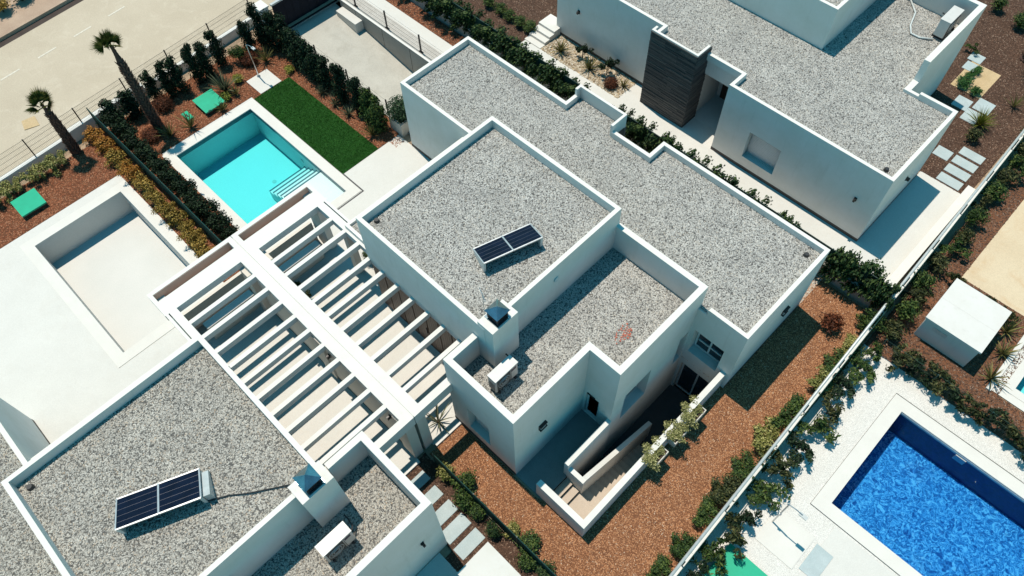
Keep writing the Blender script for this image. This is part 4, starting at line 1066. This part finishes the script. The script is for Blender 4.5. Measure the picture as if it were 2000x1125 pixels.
def proto(kind, seed):
    """returns (crown mesh, stem mesh) for a plant of unit height 1 m and about .35 m radius, scaled on placing"""
    rg = np.random.default_rng(seed)
    if kind == 'column':
        n = 11; z = np.linspace(.12, .93, n) + rg.normal(size=n)*.02; w = np.interp(z, [0, .25, .7, 1], [.26, .33, .25, .13])
        C = [(rg.normal()*.06, rg.normal()*.06, zz) for zz in z]; Rr = [(ww*(.75+.5*rg.random()), ww*(.75+.5*rg.random()), .11) for ww in w]
        P, D = cloud(rg, C, Rr, 190); return P, D, .072, .55
    if kind == 'round':
        n = 16; d = rg.normal(size=(n, 3)); d /= np.linalg.norm(d, axis=1, keepdims=True); d[:, 2] = np.abs(d[:, 2])
        C = d*np.array([.26, .26, .42])*(.5+.5*rg.random((n, 1))) + np.array([0, 0, .38]); Rr = [(.19*(.7+.6*rg.random()),)*3 for _ in range(n)]
        P, D = cloud(rg, C, Rr, 75); P[:, 2] = np.maximum(P[:, 2], .02); return P, D, .085, .5
    if kind == 'open':
        n = 13; d = rg.normal(size=(n, 3)); d /= np.linalg.norm(d, axis=1, keepdims=True); d[:, 2] = np.abs(d[:, 2])
        C = d*np.array([.50, .50, .5])*(.35+.75*rg.random((n, 1))) + np.array([0, 0, .36]); Rr = [(.15*(.6+.7*rg.random()), .15*(.6+.7*rg.random()), .12) for _ in range(n)]
        P, D = cloud(rg, C, Rr, 42); P[:, 2] = np.maximum(P[:, 2], .02); return P, D, .14, .34
    if kind == 'hedge':
        n = 16; C = np.stack([rg.uniform(-.55, .55, n), rg.normal(size=n)*.14, rg.uniform(.25, .85, n)], 1); Rr = [(.22*(.7+.6*rg.random()), .20*(.7+.5*rg.random()), .20) for _ in range(n)]
        P, D = cloud(rg, C, Rr, 130); P[:, 2] = np.maximum(P[:, 2], .02); return P, D, .085, .5
    if kind == 'climber':
        n = 22; C = np.stack([rg.uniform(-.75, .75, n), rg.normal(size=n)*.10, rg.uniform(.15, .98, n)], 1); Rr = [(.20*(.6+.8*rg.random()), .16*(.6+.8*rg.random()), .17*(.6+.8*rg.random())) for _ in range(n)]
        P, D = cloud(rg, C, Rr, 105); return P, D, .085, .6
    if kind == 'fine':
        P, D = cloud(rg, [(0, 0, .45)], [(.42, .42, .48)], 2600); P[:, 2] = np.maximum(P[:, 2], .03); return P, D, .085, .26

LIB = {}
def lib(kind, mat, var):
    k = (kind, mat, var)
    if k not in LIB:
        P, D, s, w = proto(kind, abs(hash((kind, var))) % 1000 if False else (sum(map(ord, kind))*7 + var*131) % 9973)
        LIB[k] = (leaves_mesh('foliage_%s_%s' % (kind, mat), P, D, s, var+3, M[mat], w), stems_mesh('stems_%s' % kind, 1.0, .3, var))
    return LIB[k]

prng = random.Random(11)
def plant(name, kind, mat, x, y, h, r, label, cat='shrub', group=None, z=0.0, rz=None, ry=None):
    """r is the plant's half width in metres; ry the half depth"""
    var = prng.randrange(4); me, sm = lib(kind, mat, var)
    t = thing(name, (x, y, z), label, cat, group, prng.random()*6.28 if rz is None else rz)
    base = {'column': .34, 'round': .45, 'open': .55, 'hedge': .72, 'climber': .92, 'fine': .42}[kind]
    bd = {'hedge': .32, 'climber': .24}.get(kind, base)
    sc = (r/base, (ry if ry else r)/(bd if ry else base), h)
    for nm, m_ in (('crown', me), ('stem', sm)):
        o = bpy.data.objects.new(nm, m_); link(o); o.parent = t; o.scale = sc
    return t

# leaf proportions must not stretch: meshes are made for each rough height class
def blades(name, x, y, h, n, mat, label, cat='plant', group=None, spread=1.0, w=.035, droop=.5, seed=0, z=0.0):
    """rosette of long pointed curved blades"""
    rg = np.random.default_rng(seed+17); V = []; F = []; A = []
    for i in range(n):
        a = i*2.39996 + rg.normal()*.2; e = np.clip(.15+.95*(i/n)**.8 + rg.normal()*.08, .05, 1.35)*spread
        L = h*(.75+.45*rg.random()); d = np.array([math.cos(a), math.sin(a), 0]); s = np.array([-math.sin(a), math.cos(a), 0])
        p = np.array([0, 0, .02]); ang = e*.62; k0 = len(V); rv = rg.random()
        for j in range(6):
            u = j/5; ww = w*(1-u**1.6)*(.55+.9*u if u < .35 else 1)
            c = p + d*0
            V += [tuple(c - s*ww), tuple(c + np.array([0, 0, -ww*.5])), tuple(c + s*ww)]; A += [rv*(.65+.35*u)]*3
            ang += droop*e*.22; p = p + (d*math.sin(ang) + np.array([0, 0, 1])*math.cos(ang))*L/5
            if j:
                q = k0+3*j; F += [(q-3, q-2, q+1, q), (q-2, q-1, q+2, q+1)]
    t = thing(name, (x, y, z), label, cat, group, prng.random()*6.28)
    me = bpy.data.meshes.new('blades'); me.from_pydata(V, [], F); at_ = me.attributes.new('rnd', 'FLOAT', 'POINT'); at_.data.foreach_set('value', np.array(A, np.float32))
    me.materials.append(M[mat]); me.update(); o = bpy.data.objects.new('leaves', me); link(o); o.parent = t
    mb = MB().tube([(0, 0, -.05), (0, 0, .10)], [.07, .04], 8); sm = bpy.data.meshes.new('heart'); sm.from_pydata(mb.v, [], mb.f); sm.materials.append(M['trunk'])
    o = bpy.data.objects.new('stem', sm); link(o); o.parent = t
    return t

def palm(x, y, trunk_h, r0, r1, crown, label, seed, z=0):
    t = thing('palm_tree', (x, y, z), label, 'palm tree', None)
    rg = random.Random(seed); mb = MB(); k = 14; rings = 26; pts = []
    bend = (rg.uniform(-.05, .05), rg.uniform(-.05, .05))
    def cen(u): return (bend[0]*math.sin(u*3), bend[1]*math.sin(u*2.5), trunk_h*u)
    def rad(u): return np.interp(u, [0, .05, .12, .6, .82, .9, 1], [r0*1.35, r0*1.12, r0, r0*.85, r1*1.05, r1*.62, r1*.5])
    n0 = len(mb.v)
    for i in range(rings*2+1):
        u = i/(rings*2); c = cen(u); rr = rad(u)*(1.0 if i % 2 else .90)
        for j in range(k):
            a = 2*math.pi*j/k; q = rr*(1+rg.uniform(-.05, .05)); mb.v.append((c[0]+q*math.cos(a), c[1]+q*math.sin(a), c[2]))
    for i in range(rings*2):
        for j in range(k): mb.f.append((i*k+j, i*k+(j+1) % k, (i+1)*k+(j+1) % k, (i+1)*k+j))
    tr = mobj('trunk', [(v[0]+x, v[1]+y, v[2]+z) for v in mb.v], mb.f, M['palm_bark'], t)
    # old leaf bases: short upturned stubs round the trunk
    mb = MB()
    for i in range(230):
        u = .03+.80*i/230; a = i*2.39996+rg.uniform(-.2, .2); c = cen(u); rr = rad(u)*.92; L = .17*(1-.4*u)*(.6+.7*rg.random())
        d = Vector((math.cos(a), math.sin(a), 0)); s = Vector((-math.sin(a), math.cos(a), 0)); p = Vector(c)+d*rr; w = .06*(1-.4*u)
        q = p + d*L*.55 + Vector((0, 0, L)); n = len(mb.v)
        mb.v += [tuple(p-s*w), tuple(p+s*w), tuple(q+s*w*.35), tuple(q-s*w*.35), tuple(p+d*.03-Vector((0, 0, .06)))]
        mb.f += [(n, n+1, n+2, n+3), (n+4, n+1, n), (n+4, n+2, n+1), (n+4, n+3, n+2), (n+4, n, n+3)]
    mobj('leaf_base', [(v[0]+x, v[1]+y, v[2]+z) for v in mb.v], mb.f, M['palm_stub'], tr)
    # fan fronds: three shared meshes of narrow pointed segments
    fr = []
    for vv in range(3):
        V = []; F = []; A = []
        V += [(0, -.016, 0), (0, .016, 0), (.45, .010, .0), (.45, -.010, .0)]; F.append((0, 1, 2, 3)); A += [.9]*4
        ns = 26
        for i in range(ns):
            q_ = i/(ns-1)-.5; a = q_*R(165); L = .78*(1-.30*abs(q_)*2)*(.88+.24*rg.random())
            d = (math.cos(a), math.sin(a)); s = (-math.sin(a), math.cos(a)); n = len(V); zc = .02*((i % 2)*2-1); w_ = .026
            V += [(.45, 0, 0), (.45+d[0]*L*.5-s[0]*w_, d[1]*L*.5-s[1]*w_, zc-.10*q_*q_), (.45+d[0]*L, d[1]*L, -.12*abs(q_)-.05), (.45+d[0]*L*.5+s[0]*w_, d[1]*L*.5+s[1]*w_, -zc-.10*q_*q_)]
            F += [(n, n+1, n+2), (n, n+2, n+3)]; r_ = rg.random()*.8; A += [r_*.6, r_, min(1, r_+.4), r_]
        me = bpy.data.meshes.new('frond'); me.from_pydata(V, [], F); at_ = me.attributes.new('rnd', 'FLOAT', 'POINT'); at_.data.foreach_set('value', np.array(A, np.float32))
        me.materials.append(M['L_palm']); me.update(); me2 = me.copy(); me2.materials.clear(); me2.materials.append(M['L_palm_dry']); fr.append((me, me2))
    n = 17
    for i in range(n):
        u = i/n; a = i*2.39996+rg.uniform(-.25, .25); el = R(82-66*u**1.3+rg.uniform(-7, 7)); dry = u > .60 and i % 2 == 0
        o = bpy.data.objects.new('frond', fr[i % 3][1 if dry else 0]); link(o); o.parent = t
        o.location = (cen(1)[0], cen(1)[1], trunk_h-.10*u); o.rotation_euler = (rg.uniform(-.5, .5), -el, a); s_ = crown*(.85+.3*rg.random())*(.8 if dry else 1); o.scale = (s_, s_, s_)
    return t
palm(-27.72, 5.48, 4.45, .185, .14, .60, 'taller palm tree with a thick shaggy trunk beside the turquoise pool', 3)
palm(-29.05, 2.25, 2.75, .165, .12, .58, 'shorter palm tree at the far left behind the boundary fence', 8)
palm(-2.6, 34.9, 3.2, .30, .2, 1.6, 'dark palm cut off at the upper right corner of the photo', 12)

def ordl(i): return ORD[i]
# street-side shrubs of the middle villa
sg = 'dark evergreen shrubs along the street fence'
S = [(-29.0, 4.35, 1.35, .40), (-29.05, 5.14, 1.4, .42), (-29.35, 6.4, 1.4, .30), (-28.95, 6.95, 1.75, .30), (-28.85, 7.45, 1.8, .36), (-28.8, 8.30, 1.95, .34), (-28.8, 8.85, 1.68, .36),
     (-28.95, 9.66, 1.8, .32), (-28.75, 11.1, 1.65, .30), (-28.5, 11.75, 2.15, .38), (-28.05, 12.1, 1.9, .42), (-27.5, 12.3, 1.8, .42)]
for i, (x, y, h, r) in enumerate(S):
    plant('evergreen_shrub', 'column', 'L_dark', x, y, h*1.08, r*1.18, 'dark columnar shrub, %s along the street fence counted from the boundary screen' % ordl(i), 'shrub', sg)
plant('flowering_shrub', 'round', 'L_mid', -28.6, 10.35, 1.1, .5, 'rounded mid green shrub by the street fence behind the shower', 'shrub')
sd = 'dark evergreen shrubs between lawn and driveway'
S = [(-26.75, 12.25, 1.6, .40), (-26.2, 12.15, 1.7, .36), (-25.55, 12.1, 1.7, .36), (-24.9, 12.1, 1.65, .38), (-24.25, 12.1, 1.5, .36), (-23.1, 12.1, 1.95, .36), (-22.05, 12.15, 1.8, .36), (-21.2, 12.1, 1.7, .36), (-20.5, 12.05, 1.65, .38)]
for i, (x, y, h, r) in enumerate(S):
    plant('evergreen_shrub', 'column', 'L_dark' if i < 7 else 'L_mid', x, y, h*1.1, r*1.28, 'columnar shrub, %s in the row along the driveway counted from the gate' % ordl(i), 'shrub', sd)
plant('round_bush', 'fine', 'L_lav', -19.95, 12.85, 1.15, .62, 'round fine-leaved green bush growing in the planter at the villa corner', 'bush', None, .56)
# hedges either side of the front boundary screen
for i in range(10):
    x = -28.9+.93*i
    plant('hedge_shrub', 'hedge', 'L_dark', x, 4.18+prng.uniform(-.05, .05), 1.15+prng.uniform(-.1, .15), .66, 'dark green hedge plant, %s along the pool side of the boundary screen from the street' % ordl(i), 'hedge', 'dark hedge beside the pool', 0, prng.uniform(-.1, .1), .36)
for i in range(10):
    x = -28.7+.93*i
    plant('hedge_shrub', 'hedge', 'L_orange' if i in (0, 1, 3) else 'L_gold', x, 3.20+prng.uniform(-.05, .05), .80+prng.uniform(-.05, .1), .62, 'golden variegated hedge plant, %s along the left side of the boundary screen from the street' % ordl(i), 'hedge', 'golden hedge left of the boundary screen', 0, prng.uniform(-.1, .1), .32)
for i in range(5):
    y = -2.6+1.0*i
    plant('hedge_shrub', 'hedge', 'L_pale', -28.75, y, .7, .55, 'pale green low shrub, %s along the left street fence from the photo edge' % ordl(i), 'shrub', 'pale shrubs on the left street fence', 0, 1.57+prng.uniform(-.2, .2), .35)
# bed plants
blades('agave', -27.45, 8.75, .95, 64, 'L_yucca_grey', 'big grey-green agave with arching striped leaves in the mulch bed', 'plant', None, 1.0, .035, .5, 1)
for i, (x, y, h, lab) in enumerate(((-26.85, 5.55, .75, 'spiky yellow-green yucca nearest the dark hedge by the pool'), (-26.65, 6.45, .85, 'spiky yellow-green yucca between palm and pool'), (-26.52, 8.0, .5, 'small spiky plant in front of the green cover'),
                                  (-26.9, 8.95, .45, 'small spiky plant beside the big agave'), (-27.7, 11.15, .75, 'yellow-green yucca behind the shower pad'), (-20.55, 11.6, .75, 'spiky yucca at the house end of the lawn'))):
    blades('yucca', x, y, h, 34, 'L_yucca', lab, 'plant', 'yuccas in the mulch beds', 1.0, .028, .5, 20+i)
for i, (x, y) in enumerate(((-24.1, 11.62), (-23.15, 11.62), (-22.2, 11.62))):
    blades('yucca', x, y, .5, 30, 'L_yucca_grey', 'small spiky plant beside the lawn, %s from the shower pad' % ordl(i), 'plant', 'small spiky plants beside the lawn', 1.1, .026, .5, 40+i)
plant('succulent_mound', 'round', 'L_lime', -26.98, 8.45, .42, .36, 'bright lime green succulent mound next to the green cover', 'plant')
plant('succulent_mound', 'round', 'L_lime', -27.5, 9.5, .42, .36, 'lime green succulent mound behind the shower pad', 'plant')
plant('succulent_mound', 'round', 'L_lime', -26.35, 11.5, .35, .34, 'lime green succulent mound at the corner of the lawn', 'plant')
plant('rusty_grass', 'fine', 'L_rust', -27.35, 4.95, .5, .45, 'rust coloured tuft at the foot of the taller palm', 'plant')
plant('rusty_grass', 'fine', 'L_rust', -28.55, 6.3, .6, .45, 'rust coloured tuft by the street fence behind the palm', 'plant')
plant('rusty_grass', 'fine', 'L_rust', -28.2, 10.6, .6, .45, 'rust coloured tuft behind the shower pole', 'plant')
# plants under the pergola
plant('potted_shrub', 'open', 'L_mid', -16.5, 4.55, .9, .38, 'leafy plant under the right pergola nearest the pool', 'plant', 'plants under the right pergola')
plant('potted_shrub', 'open', 'L_olive', -15.75, 4.5, .9, .36, 'leafy plant under the right pergola below the second gap', 'plant', 'plants under the right pergola')
plant('potted_shrub', 'round', 'L_mid', -15.0, 4.45, .6, .30, 'leafy plant under the right pergola farthest from the pool', 'plant', 'plants under the right pergola')
plant('potted_shrub', 'round', 'L_mid', -15.6, 7.35, .8, .32, 'small bush in a pot at the pergola corner by the villa wall', 'plant')
blades('potted_palm', -8.9, 4.75, .8, 16, 'L_yucca_grey', 'small spiky palm by the pergola end beam', 'plant', None, 1.1, .03, .9, 77)
# planters hung on the stairwell wall
for i, y in enumerate((8.65, 9.62, 10.6)):
    q = thing('hanging_planter', (-2.86, y, .6), 'pale trough hung on the stairwell wall, %s from the lower corner' % ordl(i), 'planter', 'troughs on the stairwell wall')
    V, F = csg([(-2.92, -2.62, y-.32, y+.32, .62, .90)], [(-2.89, -2.65, y-.29, y+.29, .84, 1.0)]); mobj('trough', V, F, M['pot'], q)
    V, F = flat([(-2.89, -2.65, y-.29, y+.29)], .86); mobj('soil', V, F, M['soil'], q)
    plant('trailing_plant', 'hedge', 'L_trail', -2.90, y, .26, .52, 'pale trailing plant in the %s trough on the stairwell wall' % ordl(i), 'plant', 'trailing plants on the stairwell wall', .80, 1.57, .30)

# climbers on the fence beside the upper right villa
cg = 'climbers on the wall beside the upper right villa'
k = 0
for x, h, r in ((-26.6, 1.25, .55), (-24.6, 1.5, .95), (-23.4, 1.35, .95), (-22.1, 1.45, 1.0), (-20.8, 1.3, 1.0), (-19.6, 1.3, 1.0), (-18.3, 1.25, 1.0), (-16.7, 1.3, .9), (-15.6, 1.15, .85),
                (-13.0, 1.35, .6), (-12.0, 1.4, .8), (-10.8, 1.45, .95), (-9.4, 1.4, .95), (-8.0, 1.4, .95), (-6.6, 1.35, .9), (-5.3, 1.3, .9), (-2.9, 1.35, .9), (-1.9, 1.45, 1.0), (-1.0, 1.3, .7)):
    plant('climber', 'climber', 'L_ivy', x, 18.66, h, r, 'green climbing plant, %s along the wall beside the upper right villa from the street' % ordl(k), 'climber', cg, .30, prng.uniform(-.05, .05), .48); k += 1
# shrubs along the garden wall on the right
k = 0
for x, y, h, r, mt in ((-.62, 6.2, .55, .45, 'L_mid'), (-.62, 7.2, .6, .5, 'L_mid'), (-.66, 8.3, .6, .55, 'L_mid'), (-.66, 9.4, .6, .55, 'L_olive'), (-.7, 10.4, .45, .45, 'L_mid'), (-.75, 11.8, .65, .6, 'L_pale'), (-.72, 13.0, .7, .62, 'L_mid'),
                       (-.66, 14.5, .65, .6, 'L_pale'), (-.64, 15.6, .6, .5, 'L_mid'), (-.62, 16.6, .5, .45, 'L_pale'), (-.62, 17.6, .8, .5, 'L_mid')):
    plant('wall_shrub', 'hedge', mt, x+.1+prng.uniform(-.08, .06), y+prng.uniform(-.2, .2), h*prng.uniform(.85, 1.2), r*prng.uniform(1.0, 1.5), 'shrub on the brown gravel side of the garden wall, %s from the bottom' % ordl(k), 'shrub', 'shrubs on the brown gravel side of the garden wall', 0, 1.57+prng.uniform(-.15, .15), .36); k += 1
k = 0; ys_ = [5.6, 6.5, 7.4, 8.3, 9.2, 10.1, 11.1, 12.0, 13.0, 14.0, 15.0, 16.0]
for y in ys_:
    plant('laurel_shrub', 'open', ('L_olive', 'L_dark', 'L_mid')[k % 3], fx(y)+.50+prng.uniform(-.1, .15), y+prng.uniform(-.15, .15), .95+prng.uniform(-.15, .2), .66+prng.uniform(-.14, .14), 'loose dark shrub on the white gravel side of the garden wall, %s from the bottom' % ordl(k), 'shrub', 'shrubs on the white gravel side of the garden wall'); k += 1
k = 0; y = 17.0
while y < 33.0 and k < 17:
    plant('laurel_shrub', 'round' if k % 3 else 'open', 'L_olive' if k % 2 else 'L_mid', fx(y)+.48+prng.uniform(-.08, .15), y+prng.uniform(-.15, .15), .95+prng.uniform(-.1, .2), .54+prng.uniform(-.12, .14), 'bushy shrub along the garden wall above the white gravel, %s towards the top right' % ordl(k), 'shrub', 'shrubs along the upper garden wall'); k += 1; y += .93
k = 0
for x, y, r in ((.95, 17.3, .6), (1.6, 17.25, .62), (2.2, 17.35, .6), (2.85, 17.3, .62), (3.5, 17.2, .62), (4.1, 17.35, .6), (4.75, 17.3, .65), (5.4, 17.3, .6)):
    plant('laurel_shrub', 'open', 'L_dark' if k % 2 else 'L_olive', x, y+prng.uniform(-.12, .12), 1.0+prng.uniform(-.15, .2), r*prng.uniform(.85, 1.2), 'loose shrub in the row between blue pool and shed, %s from the garden wall' % ordl(k), 'shrub', 'shrubs between blue pool and shed'); k += 1
for k, (x, y) in enumerate(((1.5, 21.35), (2.1, 21.4), (2.75, 21.3), (.7, 21.5))):
    plant('laurel_shrub', 'open', 'L_olive', x, y, .85, .42, 'small loose shrub behind the shed on the sand edge, %s' % ('second from the left', 'third from the left', 'rightmost', 'leftmost')[k], 'shrub', 'shrubs behind the shed')
for k, (x, y) in enumerate(((3.05, 21.0), (3.35, 20.1), (3.5, 18.95))):
    blades('yucca', x, y, .7, 24, 'L_yucca', 'yellow-green yucca by the shed, %s' % ('nearest the sand', 'in the middle of the three', 'nearest the blue pool')[k], 'plant', 'yuccas by the shed', 1.1, .035, .6, 60+k)
plant('rusty_bush', 'round', 'L_rust', -1.55, 16.9, .75, .55, 'dark reddish round bush on the brown gravel by the garden wall', 'bush')
# rear boundary between left and middle villa
k = 0
for x, y, h, r, mt in ((-7.35, 3.72, .7, .4, 'L_pale'), (-6.75, 3.9, .75, .5, 'L_mid'), (-6.3, 3.55, .75, .5, 'L_mid'), (-5.75, 3.55, .6, .4, 'L_mid'), (-5.0, 3.5, .7, .35, 'L_ivy'), (-4.6, 3.9, .45, .35, 'L_pale'),
                       (-3.95, 3.95, .6, .5, 'L_mid'), (-3.6, 3.6, .6, .45, 'L_mid'), (-3.0, 3.75, .6, .4, 'L_ivy')):
    plant('fence_shrub', 'round', mt, x, y, h, r, 'leafy shrub on the rear boundary screen, %s from the pergola' % ordl(k), 'shrub', 'shrubs on the rear boundary screen'); k += 1
# garden of the upper right villa
for i, (x, y) in enumerate(((-22.9, 20.9), (-22.2, 20.95), (-21.5, 20.95), (-20.8, 20.9), (-20.2, 21.0))):
    plant('low_shrub', 'round', 'L_mid', x, y, .6, .45, 'low green shrub in the dark mulch, %s towards the white garden steps' % ordl(i), 'shrub', 'low shrubs in the dark mulch')
blades('yucca', -18.2, 20.9, .7, 40, 'L_yucca', 'yellow-green yucca on the pebble bed nearest the garden steps', 'plant', None, 1.1, .03, .6, 81)
blades('yucca', -16.5, 20.95, .7, 40, 'L_yucca', 'yellow-green yucca in the middle of the pebble bed', 'plant', None, 1.1, .03, .6, 82)
blades('yucca', -14.65, 21.15, .5, 22, 'L_yucca', 'small yucca against the slate entrance block', 'plant', None, 1.1, .025, .6, 83)
plant('rose_bush', 'open', 'L_dark', -17.2, 21.3, 1.0, .42, 'dark leafy bush on the pebble bed between the two yuccas', 'bush')
plant('rose_bush', 'open', 'L_dark', -15.7, 21.25, 1.15, .5, 'dark leafy bush on the pebble bed nearest the slate block', 'bush')
plant('rusty_grass', 'fine', 'L_rust', -15.1, 20.8, .45, .35, 'dark rusty tuft on the pebble bed by the slate block', 'plant')
plant('ground_shrub', 'round', 'L_green', -3.9, 31.4, .5, .5, 'fresh green bush at the near end of the sand patch', 'bush')
plant('ground_shrub', 'round', 'L_green', -3.3, 31.2, .45, .35, 'smaller fresh green bush at the right of the sand patch', 'bush')
plant('ground_shrub', 'hedge', 'L_green', -3.9, 32.3, .3, .55, 'green creeping plant along the sand patch', 'plant', None, 0, 1.3, .2)
blades('grass_clump', -2.3, 29.6, .8, 110, 'L_lime', 'bright green strappy clump behind the upper right villa', 'plant', None, 1.0, .02, .7, 90)
plant('ground_shrub', 'round', 'L_olive', -2.15, 28.6, .7, .45, 'dark bush in front of the bright green clump', 'bush')
blades('yucca', -1.75, 31.6, .7, 20, 'L_yucca', 'spiky yucca alone on the mulch at the right edge', 'plant', None, .9, .03, .5, 91)
plant('ground_shrub', 'round', 'L_mid', -5.2, 37.0, .8, .5, 'green bush at the top right corner', 'bush')
plant('ground_shrub', 'round', 'L_mid', -3.9, 36.6, .9, .55, 'green bush nearest the dark palm at the top right', 'bush')
plant('ground_shrub', 'open', 'L_mid', -4.7, 33.6, .5, .35, 'small loose plant on the mulch beside the far slabs', 'plant')
for i in range(5):
    y = 2.2+1.05*i
    plant('pavement_shrub', 'round', 'L_olive' if i % 2 else 'L_gold', road_x(y)-2.1, y, .9, .7, 'shrub beyond the far pavement at the top left, %s from the left' % ordl(i), 'shrub', 'shrubs beyond the far pavement', .1)

# artificial turf blades on the lawn
rg = np.random.default_rng(2); n = 26000
P = np.stack([rg.uniform(-26.09, -19.81, n), rg.uniform(9.37, 11.27, n), rg.uniform(.025, .05, n)], 1)
Dn = rg.normal(size=(n, 3)); Dn[:, 2] *= .35
me = leaves_mesh('turf', P, Dn, .05, 5, M['turf'], .22)
o = bpy.data.objects.new('turf_blades', me); link(o); tag(o, 'short green artificial turf beside the turquoise pool', 'turf', None, 'stuff')
